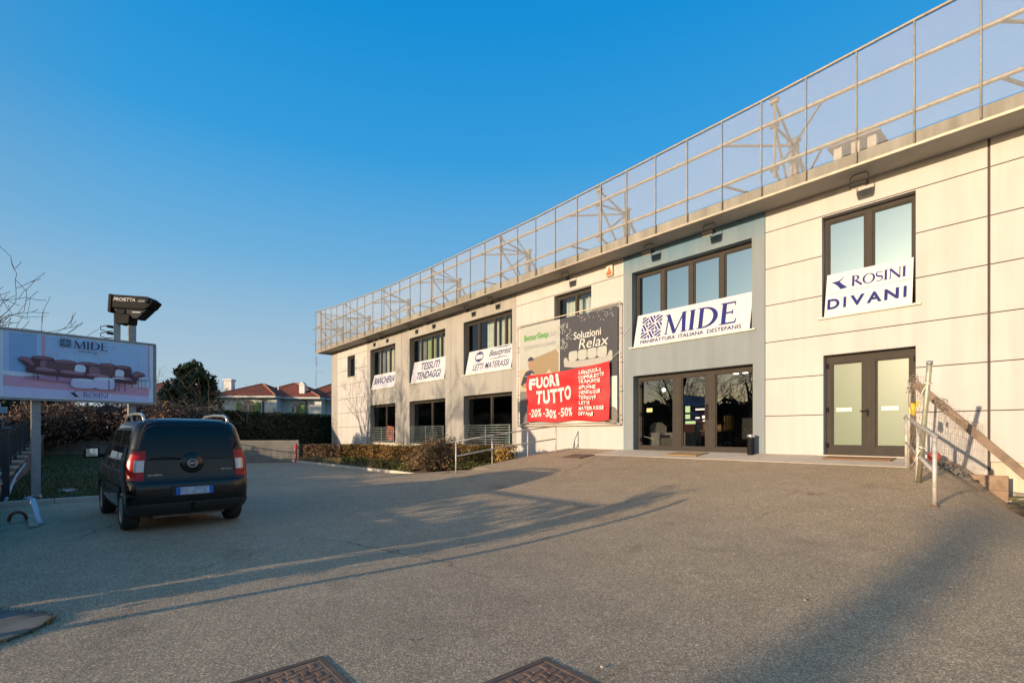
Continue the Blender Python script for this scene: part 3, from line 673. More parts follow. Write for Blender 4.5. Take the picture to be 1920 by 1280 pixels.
MB().box(-11.03, -10.81, -.1, -.091, 7.13, 7.27).build("beacon", M("orange_lens", (.5, .12, .03), .3), al, bevel=.004)
MB().prism([(-11.0, -.094, 7.28), (-10.84, -.094, 7.28), (-10.92, -.094, 7.44)], (0, -.004, 0)).build("logo", M("orange_print", (.45, .13, .04)), al)
# ---------------------------------------------------------------- window banners
def banner(label, s0, s1, z0, z1, draw, y0=-.035, y1=.15, mats=(INK,)):
    t = empty("banner", ((s0+s1)/2, y0, z0), label, "banner", "white lettered banners standing on the window sills")
    vv = Vector((0, y1-y0, z1-z0)); L = vv.length; nn = Vector((1, 0, 0)).cross(vv).normalized()
    MB().prism([(s0, y0, z0), (s1, y0, z0), (s1, y1, z1), (s0+.02, y1, z1)], -nn*.02).build("panel", BAN, t)
    F = Face((s0, y0, z0), (1, 0, 0), vv); draw(F, s1-s0, L); F.build("lettering", list(mats), t)
def d_mide(F, W, L):
    woven_mark(F, .22, .20*L, .78, 0); x = serif(F, "MIDE", 1.06, .23*L, .66, 0, 1.10, .085, 1.3, 1.0)
    F.text("MANIFATTURA  ITALIANA  DESTEFANIS", .26, .055*L, W-.5, .12, 1, .0)
banner("large white banner over the entrance with a navy woven mark and big serif lettering", -9.9, -6.06, 4.475, 5.55, d_mide, -.075, .15, (INK, INKG))
def d_ros(F, W, L):
    swoosh(F, .12, .60*L, .34, 0); serif(F, "ROSINI", .55, .62*L, .24, 0, 1.06, .045, 1.25, 1.1); F.rect(.02, .53*L, W-.03, .536*L, 1)
    x = .06
    for ch, wd in zip("DIVANI", (.26, .055, .29, .29, .27, .055)):
        F.text(ch, x, .16*L, wd, .26, 0, .03); x += wd+(.085 if ch not in 'VA' else .05)
banner("white banner over the green double door with a navy swoosh and two lines of lettering", -4.24, -2.5, 4.475, 5.55, d_ros, -.03, .13, (INK, flat("pale_line", (.4, .4, .45))))
def d_bia(F, W, L): F.text("BIANCHERIA", .22, .30*L, W-.42, .45, 0, .02, .12)
banner("white banner with one line of slanted capitals on the farthest curtained window sill", -30.2, -27.0, 4.425, 5.35, d_bia, -.035, .2, (INKG,))
def d_tes(F, W, L): F.text("TESSUTI", .85, .55*L, 1.9, .42, 0, .018, .12); F.text("TENDAGGI", .55, .12*L, 2.45, .42, 0, .018, .12)
banner("white banner with two lines of slanted capitals on the middle curtained window sill", -25.05, -21.6, 4.425, 5.62, d_tes, -.035, .2, (INKG,))
def d_let(F, W, L):
    F.ring(.92, .70*L, .32, .26, .045, .05, 0, 24); F.stroke([(.66, .80*L), (.92, .845*L), (1.18, .80*L)], [.02, .10, .02], 0); F.stroke([(.66, .60*L), (.92, .555*L), (1.18, .60*L)], [.02, .10, .02], 0)
    F.text("LETTI", .55, .13*L, .78, .30, 0, .004, .12); F.text("MATERASSI", 1.5, .13*L, 1.68, .30, 0, .004, .12)
    F.text("Beautyrest", 1.65, .55*L, 1.5, .40, 0, .006, .3); F.stroke([(1.95, .92*L), (2.4, .955*L), (2.9, .93*L), (3.2, .97*L)], [.01, .035, .04, .01], 0); F.stroke([(1.66, .53*L), (2.2, .505*L), (2.7, .53*L), (3.15, .51*L)], [.01, .03, .03, .01], 0)
banner("white banner with a rounded mattress mark and script lettering on the sill beside the poster", -19.7, -16.3, 4.425, 5.55, d_let, -.035, .2, (INKG,))
# ---------------------------------------------------------------- framed poster and red sale banner
PO = empty("advertising_poster", (-13.05, -.12, 1.9), "big wall poster with a bed advert and a dark sofa advert in a tube frame", "poster")
p0, p1, q0, q1 = -15.6, -10.55, 1.95, 6.0
MB().box(p0, p1, -.115, -.10, q0, q1).build("panel", BAN, PO)
f = MB()
for pts in ([(p0-.12, -.13, q0-.08), (p1+.12, -.13, q0-.08)], [(p0-.12, -.13, q1+.1), (p1+.12, -.13, q1+.1)], [(p0-.12, -.13, q0-.08), (p0-.12, -.13, q1+.1)], [(p1+.12, -.13, q0-.08), (p1+.12, -.13, q1+.1)]): f.tube(pts, .022, 8)
for z in (2.2, 3.2, 4.2, 5.2):
    for x in (p0-.12, p1+.12): f.tube([(x, -.13, z), (x, .0, z)], .015, 6)
f.build("frame", M("cream_tube", (.55, .47, .36), .5, .2), PO, True)
F = Face((p0, -.116, q0), (1, 0, 0), (0, 0, 1)); W_, H_ = p1-p0, q1-q0
DK, LG, GRN, GRYT, SOFA, BEI, SKIN, NAVY, DGR, WHT, TAN = range(11)
PM = [flat("poster_charcoal", (.05, .05, .06)), flat("poster_light", (.36, .365, .34)), flat("poster_green", (.06, .25, .03)), flat("poster_grey_text", (.30, .30, .31)), flat("poster_sofa", (.34, .325, .30)), flat("poster_beige", (.26, .195, .12)), flat("poster_skin", (.30, .18, .12)), flat("poster_navy", (.035, .04, .06)), flat("poster_dark_grey", (.16, .15, .14)), flat("poster_white", (.52, .51, .49)), flat("poster_cream", (.38, .32, .24))]
hx = W_*.455
F.rect(0, 0, hx, H_, LG); F.rect(hx, 0, W_, H_, WHT); F.rect(hx+.02, H_*.40, W_-.0, H_-.0, DK)
F.rect(0, H_*.36, hx*.9, H_*.56, TAN); F.poly([(hx*.28, H_*.33), (hx*.98, H_*.33), (hx*.98, H_*.68), (hx*.92, H_*.72), (hx*.30, H_*.66)], BEI)
F.poly([(hx*.5, H_*.33), (hx*.95, H_*.33), (hx*.93, H_*.44), (hx*.75, H_*.54), (hx*.6, H_*.45)], TAN)
F.poly(rounded([(0, H_*.38), (hx*.12, H_*.53), (hx*.3, H_*.56), (hx*.42, H_*.5), (hx*.45, H_*.38)], 1), NAVY); F.ell(hx*.30, H_*.605, .17, .24, SKIN); F.ell(hx*.29, H_*.645, .18, .16, NAVY, 16, 0, 180)
F.poly([(hx*.22, H_*.36), (hx*.3, H_*.52), (hx*.42, H_*.5), (hx*.40, H_*.36)], TAN); F.ell(hx*.15, H_*.40, .16, .1, SKIN); F.rect(0, 0, hx*.25, H_*.34, DGR); F.rect(0, H_*.34, hx*.25, H_*.37, TAN)
F.text("BetterSleep", .28, H_*.835, 1.42, .33, GRN, .018); F.text("LAB", 1.72, H_*.85, .38, .20, GRYT); F.text("SISTEMI PER DORMIRE", .25, H_*.765, 1.85, .15, GRYT)
L0_ = F.lay
for i in range(70):
    F.lay = L0_+.0004*(i % 3); a = g2.random()*6.28; r_ = .42*math.sqrt(g2.random()); F.up(.00001); F.stroke([(hx+.22+r_*math.cos(a), H_*.82+r_*math.sin(a)*1.1), (hx+.22+(r_+.1)*math.cos(a), H_*.82+(r_+.1)*math.sin(a)*1.1)], .022, LG if i % 2 else GRYT)
for i in range(46):
    F.lay = L0_; x, y = hx+.9+g2.random()*1.75, H_*(.86+.13*g2.random()); 
    if y < H_*(.98-.12*((x-hx)/2.7)): continue
    a = g2.random()*3; F.stroke([(x, y), (x+.06*math.cos(a), y+.06*math.sin(a))], .02, GRYT)
F.lay = L0_+.002; F.text("Soluzioni", hx+.75, H_*.775, 1.3, .28, WHT, .012); F.text("Relax", hx+1.0, H_*.68, 1.35, .36, WHT, .0, .22)
sx0, sy0 = hx+.28, H_*.515
F.poly(rounded([(sx0, sy0), (sx0+2.25, sy0), (sx0+2.3, sy0+.42), (sx0+2.15, sy0+.46), (sx0+2.05, sy0+.25), (sx0+.2, sy0+.25), (sx0+.12, sy0+.44), (sx0-.05, sy0+.4)], 1), SOFA)
for i in range(4): F.poly(rounded([(sx0+.22+i*.46, sy0+.26), (sx0+.66+i*.46, sy0+.26), (sx0+.66+i*.46, sy0+.60), (sx0+.60+i*.46, sy0+.64), (sx0+.28+i*.46, sy0+.63), (sx0+.22+i*.46, sy0+.58)], 1), LG)
F.rect(sx0+.1, sy0+.2, sx0+2.1, sy0+.225, GRYT); F.ell(hx+1.15+.95, H_*.14, .33, .45, SOFA); F.ell(W_-.22, H_*.06, .26, .32, DGR); F.rect(W_-.5, 0, W_, .05, DGR)
F.build("artwork", PM, PO)
# red banner hung in front
RB = empty("sale_banner", (-13.3, -.18, 1.97), "red cloth sale banner with white lettering hung over the lower half of the poster", "banner")
RW, RH = 4.22, 2.06
warp = lambda x, y: .03*math.sin(x*2.1+y*1.3)+.02*math.sin(x*4.7-y*3.1)*(.5+.5*y/RH)+.012*math.sin(y*9+x*2)
def redpt(x, y):
    top = (1-.0)*(RH)-.14*(1-x/RW)*(y/RH)+.14*math.sin(x/RW*3.14)*-(y/RH)*.5
    return x, y*top/RH+.03*math.sin(x*3)*(1-y/RH)
class RFace(Face):
    def p(s, x, y, k=None): return (x, y, s.lay if k is None else k)
    def w(s, q):
        a, b_ = redpt(q[0], q[1]); return s.O+s.u*a+s.v*b_+s.n*(q[2]+s.warp(q[0], q[1]))
    def build(s, name, mats, parent):
        bm = bmesh.new(); me = bpy.data.meshes.new('flat'); me.from_pydata(s.mb.v, [], s.mb.f); bm.from_mesh(me); bpy.data.meshes.remove(me)
        for ax, top, st in (((1, 0, 0), RW, .07), ((0, 1, 0), RH, .07)):
            for i in range(1, int(top/st)+1):
                bmesh.ops.bisect_plane(bm, geom=bm.verts[:]+bm.edges[:]+bm.faces[:], plane_co=tuple(v*i*st for v in ax), plane_no=ax)
        mb = MB(); bm.verts.index_update(); mb.add([s.w(v.co) for v in bm.verts], [tuple(v.index for v in f.verts) for f in bm.faces]); bm.free()
        return mb.build(name, mats, parent, fixn=False)
rf = RFace((-15.0, -.26, 2.03), (1, 0, 0), (0, 0, 1), warp)
NX, NZ = 60, 34; vv = [rf.w((RW*i/NX, RH*j/NZ, 0)) for j in range(NZ+1) for i in range(NX+1)]
mb = MB().add(vv, [(j*(NX+1)+i, j*(NX+1)+i+1, (j+1)*(NX+1)+i+1, (j+1)*(NX+1)+i) for j in range(NZ) for i in range(NX)])
mb.build("cloth", M("red_cloth", (.47, .009, .012), .6, 0, .12, 2), RB, True, fixn=False)
rf.lay = .008
def tiled(t, x, y, wd, h, bold, tilt=0):
    n_ = len(t.replace(' ', '')); cx = x
    tot = sum(.45 if c in "I1 -" else 1 for c in t)
    for c in t:
        cw = wd/tot*(.45 if c in "I1 -" else 1)
        if c != ' ':
            jit = g2.gauss(0, .015); rf.text(c, cx+cw*.04, y+tilt*(cx-x)+jit, cw*.9, h*(.5 if c == '-' else 1)*(.25 if c == '-' else 1), 0, bold, 0, tilt*.5)
        cx += cw
for (t, x, y, wd, h) in (("FUORI", .16, 1.36, 1.66, .52), ("TUTTO", .55, .70, 1.95, .58)): tiled(t, x, y, wd, h, .045, .06)
for t, x in (("20%", .28), ("30%", 1.08), ("50%", 1.9)):
    rf.rect(x-.12, .30, x-.02, .345, 0); tiled(t, x, .17, .6, .34, .03)
for i, (t, wd) in enumerate((("LENZUOLA", 1.0), ("COPRILETTI", 1.12), ("TRAPUNTE", 1.0), ("SPUGNE", .8), ("TENDAGGI", .98), ("TESSUTI", .82), ("LETTI", .55), ("MATERASSI", 1.15), ("DIVANI", .7))):
    tiled(t, 2.86, 1.78-i*.198, wd, .14, .035)
rf.build("lettering", [flat("banner_white_print", (.58, .56, .55))], RB)
ro = MB()
for a, b in (((-15.0, -.25, 3.9), (-15.7, -.14, 4.05)), ((-10.8, -.25, 4.07), (-10.45, -.14, 4.4)), ((-15.0, -.25, 2.05), (-15.7, -.14, 1.9)), ((-10.8, -.25, 2.05), (-10.45, -.14, 1.9))): ro.tube([a, b], .008, 5)
ro.build("cord", BAN, RB)
# ---------------------------------------------------------------- vegetation builders
def leafquad(mb, c, s, g, asp=.5, m=0):
    q = Vector((g.gauss(0, 1), g.gauss(0, 1), g.gauss(0, 1))).normalized(); p = q.orthogonal().normalized(); p = (Matrix.Rotation(g.random()*6.28, 3, q) @ p)
    q = q*s; p = p*s*asp; c = Vector(c)
    mb.add([c-q, c+p, c+q, c-p], [(0, 1, 2, 3)], m)
def hedge(name, label, cat, path, width, h0, h1, n, leaf, mats, seed, lump=.1, core=None, twigs=0, group=None, zb=None, asp=.5, coreinset=.16):
    """clipped hedge along a 2-D path: dark twig core plus a leafy shell"""
    g = random.Random(seed); mb = MB()
    seg = [(Vector((a[0], a[1], 0)), Vector((b[0], b[1], 0))) for a, b in zip(path, path[1:])]
    Ls = [(b-a).length for a, b in seg]; T = sum(Ls)
    hz = lambda t: h1+lump*(.6*math.sin(t*1.3+seed)+.4*math.sin(t*3.7+seed*2)+.3*math.sin(t*9.1))
    def at(t):
        for (a, b), L in zip(seg, Ls):
            if t <= L+1e-6: d = (b-a)/L; return a+d*t, d
            t -= L
        d = (seg[-1][1]-seg[-1][0])/Ls[-1]; return seg[-1][1], d
    zbf = zb or (lambda x, y: h0)
    ci = coreinset
    for k in range(int(T/.5)):
        p, d = at(T*k/int(T/.5)+.0); q, _ = at(min(T, T*(k+1)/int(T/.5))); nn = Vector((-d.y, d.x, 0))
        ht = hz(T*(k+.5)/int(T/.5))-ci
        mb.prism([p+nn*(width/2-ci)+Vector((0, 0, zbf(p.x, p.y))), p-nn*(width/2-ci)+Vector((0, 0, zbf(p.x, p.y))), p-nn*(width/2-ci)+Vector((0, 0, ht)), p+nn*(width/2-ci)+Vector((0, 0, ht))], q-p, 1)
    for _ in range(n):
        t = g.random()*T; p, d = at(t); nn = Vector((-d.y, d.x, 0)); H = hz(t); b0 = zbf(p.x, p.y); r_ = g.random()
        A = (H-b0)*2+width
        dep = abs(g.gauss(0, .05)) if g.random() < .7 else g.random()*.2
        if r_ < width/A: c = p+nn*((g.random()-.5)*width)+Vector((0, 0, H-dep+g.gauss(0, .02)))
        elif g.random() < .72 or name == "x":
            sd_ = -1 if nn.y > 0 or (abs(nn.y) < .3 and nn.x < 0) else 1
            c = p+nn*sd_*(width/2-dep+lump*.3*math.sin(t*5+seed)); c.z = b0+(H-b0)*g.random()
        else:
            sd_ = 1 if nn.y > 0 or (abs(nn.y) < .3 and nn.x < 0) else -1
            c = p+nn*sd_*(width/2-dep); c.z = b0+(H-b0)*g.random()
        leafquad(mb, c, leaf*(.6+.8*g.random()), g, asp)
    for e in (0, T):
        p, d = at(e)
        for _ in range(int(n*width*.12/ max(.3, T))+30):
            nn = Vector((-d.y, d.x, 0)); c = p+nn*(g.random()-.5)*width+d*g.gauss(0, .04); c.z = zbf(p.x, p.y)+(hz(e)-zbf(p.x, p.y))*g.random(); leafquad(mb, c, leaf, g, asp)
    for _ in range(twigs):
        t = g.random()*T; p, d = at(t); nn = Vector((-d.y, d.x, 0)); c = p+nn*(g.random()-.5)*width*.9; z = hz(t)
        a = Vector((c.x, c.y, z-.25)); b_ = a+Vector((g.gauss(0, .12), g.gauss(0, .12), .25+.3*g.random())); mb.tube([a, b_], [.009, .003], 3, 2, False)
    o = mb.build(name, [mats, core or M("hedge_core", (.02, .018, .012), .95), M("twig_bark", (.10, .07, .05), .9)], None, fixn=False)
    return tag(o, label, cat, group)
def branches(mb, p, d, L, r, depth, g, spread=.6, up=.15, kids=3, tips=None, seg=4, n=5, minr=.004):
    pts = [Vector(p)]; rs = [r]; dd = Vector(d).normalized()
    for i in range(seg):
        dd = (dd+Vector((g.gauss(0, .13), g.gauss(0, .13), g.gauss(0, .10)+up*.25))).normalized(); pts.append(pts[-1]+dd*L/seg); rs.append(max(minr, r*(1-.62*(i+1)/seg)))
    mb.tube(pts, rs, n if depth > 2 else 4 if depth > 1 else 3, 0, False)
    if depth <= 0:
        if tips is not None: tips.append(pts[-1])
        return
    for k in range(kids+(1 if g.random() < .5 else 0)):
        i = g.randint(1, seg); a = g.random()*6.28; o = dd.orthogonal().normalized(); o = Matrix.Rotation(a, 3, dd) @ o
        nd = (dd*(1-spread*.55)+o*spread*(.7+.6*g.random())).normalized()
        branches(mb, pts[i], nd, L*(.55+.25*g.random()), max(minr, rs[i]*.62), depth-1, g, spread, up, kids, tips, seg, n, minr)
BARK = M("bark", (.085, .070, .058), .95, 0, .3, 8, .5, 30)
BARKG = M("grey_bark", (.15, .13, .115), .95, 0, .3, 8, .5, 30)
def bare_tree(label, x, y, z, H, seed, depth=4, r=.14, spread=.62, kids=3, mat=None, group=None, lean=(0, 0), name="bare_tree", th=.3, minr=.004):
    g = random.Random(seed); t = empty(name, (x, y, z), label, "tree", group)
    tr = MB(); top = Vector((x+lean[0], y+lean[1], z+H*th)); tr.tube([(x, y, z-.2), (x+lean[0]*.4, y+lean[1]*.4, z+H*th*.5), top], [r*1.25, r, r*.85], 9); tr.build("trunk", mat or BARK, t, True)
    cr = MB()
    branches(cr, top, (lean[0]*.2, lean[1]*.2, 1), H*.38, r*.8, depth, g, spread, .2, kids, None, 4, 6, minr)
    for k in range(4):
        a = k*1.57+g.random(); branches(cr, top-Vector((0, 0, .15*g.random())), (math.cos(a)*.75, math.sin(a)*.75, .75), H*.34, r*.6, depth-1, g, spread, .25, kids, None, 4, 5, minr)
    cr.build("crown", mat or BARK, t, fixn=False); return t
# hedges of the bed in front of the shop
BRN = leafmat("beech_leaves", [(.19, .085, .035), (.30, .16, .05), (.11, .07, .035), (.38, .23, .07), (.16, .13, .05)])
hedge("clipped_hedge", "reddish brown clipped hedge at the far left end of the planted bed", "hedge", [(-28.6, -4.6), (-25.2, -3.7)], .9, .05, .95, 7000, .05, leafmat("brown_hedge_leaves", [(.20, .11, .06), (.14, .085, .05), (.26, .15, .09), (.11, .09, .05)]), 11, .02)
hedge("clipped_hedge", "orange brown thin clipped hedge in the middle of the planted bed below the windows", "hedge", [(-25.2, -3.65), (-19.5, -2.5)], .7, .1, .98, 9500, .05, BRN, 12, .03, None, 60)
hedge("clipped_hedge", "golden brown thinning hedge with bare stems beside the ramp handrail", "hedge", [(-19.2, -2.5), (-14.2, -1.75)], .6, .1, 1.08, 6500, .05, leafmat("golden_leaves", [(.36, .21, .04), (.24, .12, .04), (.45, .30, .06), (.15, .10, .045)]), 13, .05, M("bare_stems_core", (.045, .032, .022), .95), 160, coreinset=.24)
hedge("low_box_hedge", "low dark green hedge along the bed kerb left of the round shrub", "hedge", [(-23.0, -4.6), (-17.0, -4.35)], .6, .05, .42, 6500, .04, leafmat("box_leaves", [(.075, .08, .025), (.13, .12, .03), (.05, .06, .02), (.20, .16, .05)]), 14, .04)
hedge("low_box_hedge", "short low green hedge between round shrub and handrail", "hedge", [(-15.2, -3.9), (-13.9, -3.0)], .6, .05, .5, 2200, .04, leafmat("box_leaves_light", [(.06, .07, .02), (.10, .10, .03), (.035, .045, .015)]), 15, .04)
g = random.Random(5); sh = MB()
for k in range(420):
    a = g.random()*6.28; e = g.random()**.6*1.45; d = Vector((math.cos(a)*math.sin(e), math.sin(a)*math.sin(e), math.cos(e))); b0 = Vector((-15.9+g.gauss(0, .18), -4.05+g.gauss(0, .18), .1)); L = .75+.35*g.random()+.2*d.z
    mid = b0+d*L*.55+Vector((0, 0, .12)); tip = b0+Vector((d.x*L*1.0, d.y*L*1.0, d.z*L+.05)); tip.z = max(.12, tip.z)
    sh.tube([b0, mid, tip], [.008, .006, .003], 3, 1, False)
    for _ in range(15):
        t = .3+.7*g.random(); c = (b0.lerp(mid, t*2) if t < .5 else mid.lerp(tip, t*2-1))+Vector((g.gauss(0, .05), g.gauss(0, .05), g.gauss(0, .05))); leafquad(sh, c, .03+.025*g.random(), g, .5, 0)
tag(sh.build("round_shrub", [leafmat("shrub_leaves", [(.17, .095, .05), (.26, .15, .07), (.12, .085, .05), (.32, .21, .11), (.15, .12, .055)]), M("shrub_twigs", (.12, .075, .05), .9)], None, fixn=False), "dense rounded reddish brown twiggy shrub at the corner of the bed", "shrub")
rs_ = MB()
for k in range(26):
    b0 = Vector((-15.9+g.gauss(0, .3), -3.7+g.gauss(0, .2), .9)); d = Vector((g.gauss(.25, .35), g.gauss(0, .3), 1)).normalized(); tip = b0+d*(.35+.35*g.random()); rs_.tube([b0-Vector((0, 0, .85)), b0, tip], [.008, .006, .003], 3, 1, False)
    for _ in range(16): leafquad(rs_, b0.lerp(tip, g.random())+Vector((g.gauss(0, .04), g.gauss(0, .04), 0)), .035, g, .5, 0)
tag(rs_.build("rose_bush", [leafmat("dark_red_leaves", [(.10, .03, .03), (.06, .025, .025), (.13, .05, .04)]), M("rose_stems", (.08, .045, .035), .9)], None, fixn=False), "loose dark red leaved bush rising behind the round shrub", "shrub")
# far end: retaining wall, hedges, trees
RW_ = M("grey_board_concrete", (.24, .22, .19), .9, 0, .2, 2.5, .3, 30)
rw_ = MB(); a = Vector((-33.6, -16.5, 0)); b = Vector((-28.2, -5.2, 0)); d = (b-a).normalized(); nn = Vector((d.y, -d.x, 0)); L = (b-a).length
for k in range(9):
    z0 = -.1+k*.145; i_ = .0 if k % 2 else .012
    rw_.obb((a+b)/2+nn*(-.1-i_)+Vector((0, 0, z0+.07)), d*L/2, nn*.1, (0, 0, .069))
tag(rw_.build("retaining_wall", RW_, None), "low grey boarded retaining wall closing the far end of the car park", "wall")
g = random.Random(9)
hedge("dark_hedge", "tall dark green clipped hedge in front of the villa", "hedge", [(-36.2, -16), (-37.4, -9.5), (-39.6, 1.5), (-41, 6)], 1.3, .3, 3.08, 16000, .085, leafmat("laurel_leaves", [(.018, .034, .016), (.03, .052, .024), (.042, .066, .028), (.06, .078, .038)], .5), 21, .05, zb=lambda x, y: .9 if y < -6 else .0)
# overgrown russet hedge bulging over the retaining wall
rh = MB()
def blob(cx, cy, cz, rx, ry, rz_, n, leaf, m=0, tw=0):
    for _ in range(n):
        q = Vector((g.gauss(0, 1), g.gauss(0, 1), g.gauss(0, 1))).normalized(); k = (.55+.5*g.random()); 
        leafquad(rh, (cx+q.x*rx*k, cy+q.y*ry*k, cz+q.z*rz_*k), leaf*(.6+.8*g.random()), g, .45, m)
    for _ in range(tw):
        q = Vector((g.gauss(0, 1), g.gauss(0, 1), abs(g.gauss(0, 1)))).normalized(); p = Vector((cx+q.x*rx*.5, cy+q.y*ry*.5, cz+q.z*rz_*.5)); e = Vector((cx+q.x*rx*1.08, cy+q.y*ry*1.08, cz+q.z*rz_*1.08)); rh.tube([p, (p+e)/2+Vector((0, 0, .1)), e-Vector((0, 0, .12))], [.012, .008, .004], 3, 2, False)
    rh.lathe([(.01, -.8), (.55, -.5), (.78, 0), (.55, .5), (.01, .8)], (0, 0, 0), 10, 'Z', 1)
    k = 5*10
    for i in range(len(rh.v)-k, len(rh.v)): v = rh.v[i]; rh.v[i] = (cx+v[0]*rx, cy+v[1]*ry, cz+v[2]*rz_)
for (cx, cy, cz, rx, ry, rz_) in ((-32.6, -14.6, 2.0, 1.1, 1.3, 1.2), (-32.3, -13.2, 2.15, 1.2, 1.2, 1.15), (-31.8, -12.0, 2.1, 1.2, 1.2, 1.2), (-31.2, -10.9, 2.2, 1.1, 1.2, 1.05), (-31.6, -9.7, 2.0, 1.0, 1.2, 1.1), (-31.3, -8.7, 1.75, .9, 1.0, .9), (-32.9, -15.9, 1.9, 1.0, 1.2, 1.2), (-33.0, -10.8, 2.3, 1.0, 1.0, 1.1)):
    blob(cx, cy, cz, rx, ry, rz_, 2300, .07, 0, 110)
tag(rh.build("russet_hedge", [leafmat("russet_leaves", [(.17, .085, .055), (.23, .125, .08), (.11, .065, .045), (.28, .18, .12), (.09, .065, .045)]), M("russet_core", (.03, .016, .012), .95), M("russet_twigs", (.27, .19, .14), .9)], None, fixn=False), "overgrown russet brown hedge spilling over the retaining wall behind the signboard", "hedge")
# evergreen tree in the villa garden
def evergreen(label, x, y, z, rad, H, n, leaf, mat, seed, name="evergreen_tree"):
    g = random.Random(seed); t = empty(name, (x, y, z), label, "tree")
    tr = MB(); tr.tube([(x, y, z-.2), (x, y, z+H*.6), (x, y, z+H*.9)], [.16, .11, .03], 8)
    cl = []
    for k in range(70):
        h = g.random()**.85; prof = (1-h*h)**.62*(.6+.4*min(1, h*5+.4)); a = g.random()*6.28; rr = rad*prof*(.45+.55*math.sqrt(g.random())); c = Vector((x+rr*math.cos(a), y+rr*math.sin(a), z+H*(.12+.88*h))); cl.append((c, (.42+.3*g.random())*rad*.36)); tr.tube([(x, y, c.z-rr*.4), c], [.03, .01], 4, 0, False)
    tr.build("trunk", BARK, t, True, fixn=False)
    cr = MB()
    for i in range(n):
        c, r_ = cl[g.randrange(len(cl))]; q = Vector((g.gauss(0, 1), g.gauss(0, 1), g.gauss(0, .8))).normalized()*r_*(.5+.7*g.random()); leafquad(cr, c+q, leaf*(.6+.8*g.random()), g, .45)
    cr.build("crown", mat, t, fixn=False); return t
MAG = leafmat("magnolia_leaves", [(.02, .03, .014), (.035, .05, .02), (.055, .075, .028), (.09, .105, .04)], .4)
evergreen("dense rounded dark evergreen tree left of the villa", -42.5, -8.2, .9, 2.15, 5.5, 15000, .14, MAG, 31)
# ---------------------------------------------------------------- villa and brick house beyond the hedge
def hip_roof(mb, x0, x1, y0, y1, ze, zp, xa, xb, per=.27, ov=.0):
    """hip roof with corrugated tile rows; ridge from (xa, yc) to (xb, yc)"""
    yc = (y0+y1)/2
    def strip(A, B, C, D, m):      # eave A->B, ridge D (above A side) -> C (above B side)
        A, B, C, D = map(Vector, (A, B, C, D)); e = (B-A); W = e.length; e.normalize()
        up = (D-A)-(D-A).dot(e)*e; LH = up.length; up.normalize(); nn = e.cross(up).normalized()
        if nn.z < 0: nn = -nn
        ua = (D-A).dot(e); ub = (C-A).dot(e); n = max(2, int(W/per*4))
        lim = lambda u: LH*min(1, u/ua if ua > 1e-4 else 1, (W-u)/(W-ub) if W-ub > 1e-4 else 1)
        for i in range(n):
            u, v = W*i/n, W*(i+1)/n
            h = lambda q: nn*(.035*abs(math.sin(q/per*math.pi)))
            la, lb = max(0, lim(u)), max(0, lim(v))
            mb.poly([A+e*u+h(u), A+e*v+h(v), A+e*v+up*lb+h(v), A+e*u+up*la+h(u)], m)
    strip((x0, y0, ze), (x1, y0, ze), (xb, yc, zp), (xa, yc, zp), 0)
    strip((x1, y0, ze), (x1, y1, ze), (xb, yc, zp), (xb, yc, zp), 0)
    strip((x1, y1, ze), (x0, y1, ze), (xa, yc, zp), (xb, yc, zp), 0)
    strip((x0, y1, ze), (x0, y0, ze), (xa, yc, zp), (xa, yc, zp), 0)
    for a, b in (((x0, y0, ze), (xa, yc, zp)), ((x1, y0, ze), (xb, yc, zp)), ((x1, y1, ze), (xb, yc, zp)), ((x0, y1, ze), (xa, yc, zp)), ((xa-.01, yc, zp), (xb+.01, yc, zp))):
        mb.tube([(a[0], a[1], a[2]+.03), (b[0], b[1], b[2]+.05)], .085, 6, 1)
def tile_mat(name, c):
    m, n, l, b = new_mat(name); setv(b, Roughness=.85, Specular_IOR_Level=.2); v = coords(n, l)
    f = noise(n, l, v, 1.1, 6, .7); q = noise(n, l, v, 9, 2)
    col = ramp(n, l, f, [(.3, tuple(x*.7 for x in c)), (.7, tuple(x*1.25 for x in c))]); col = mixc(n, l, .5, col, ramp(n, l, q, [(.35, (.65, .62, .6)), (.65, (1.2, 1.15, 1.1))]), 'MULTIPLY')
    l.new(col, b.inputs['Base Color']); return m
TILE = tile_mat("terracotta_tiles", (.27, .08, .05)); RIDGE = tile_mat("ridge_tiles", (.32, .15, .09))
PLAST = M("white_plaster", (.66, .66, .64), .85, 0, .08, 1.5); GRNS = M("green_shutter", (.13, .24, .05), .6, 0, .1, 6); GLD = M("dark_window", (.03, .035, .045), .15)
XO, T0 = (520-960)/925*48, 48
H0 = empty("villa", (-.7564*T0+.6542*XO, -14.06+.6542*T0+.7564*XO, 1.2), "single storey white villa with red tiled hip roofs and green arched shutters", "house", None, R(49.145))
Z = lambda py: 1.55+(813-py)*48/925-1.2
Xp = lambda px: (px-520)*48/925
wl_ = MB()
wl_.prism([(Xp(400), .7, 0), (Xp(512), .7, 0), (Xp(512), 2.2, 0), (Xp(586), 2.2, 0), (Xp(586), 3.6, 0), (Xp(690), 3.6, 0), (Xp(690), 11, 0), (Xp(400), 11, 0)], (0, 0, Z(744))); wl_.build("wall", PLAST, H0, False, True)
ev = MB(); ev.box(Xp(396), Xp(517), -.05, 8, Z(745), Z(741.5)); ev.box(Xp(517)+.01, Xp(590), 1.35, 9, Z(745.4), Z(741.9)); ev.box(Xp(590)+.01, Xp(700), 2.7, 11.5, Z(745.8), Z(742.3)); ev.build("eaves", M("eaves_board", (.50, .50, .48), .8), H0, False, True)
rf_ = MB()
hip_roof(rf_, Xp(396), Xp(517), -.05, 8, Z(741.4), Z(713), Xp(452), Xp(456))
hip_roof(rf_, Xp(440), Xp(590), 1.35, 9.5, Z(741.8), Z(708.5), Xp(506), Xp(512))
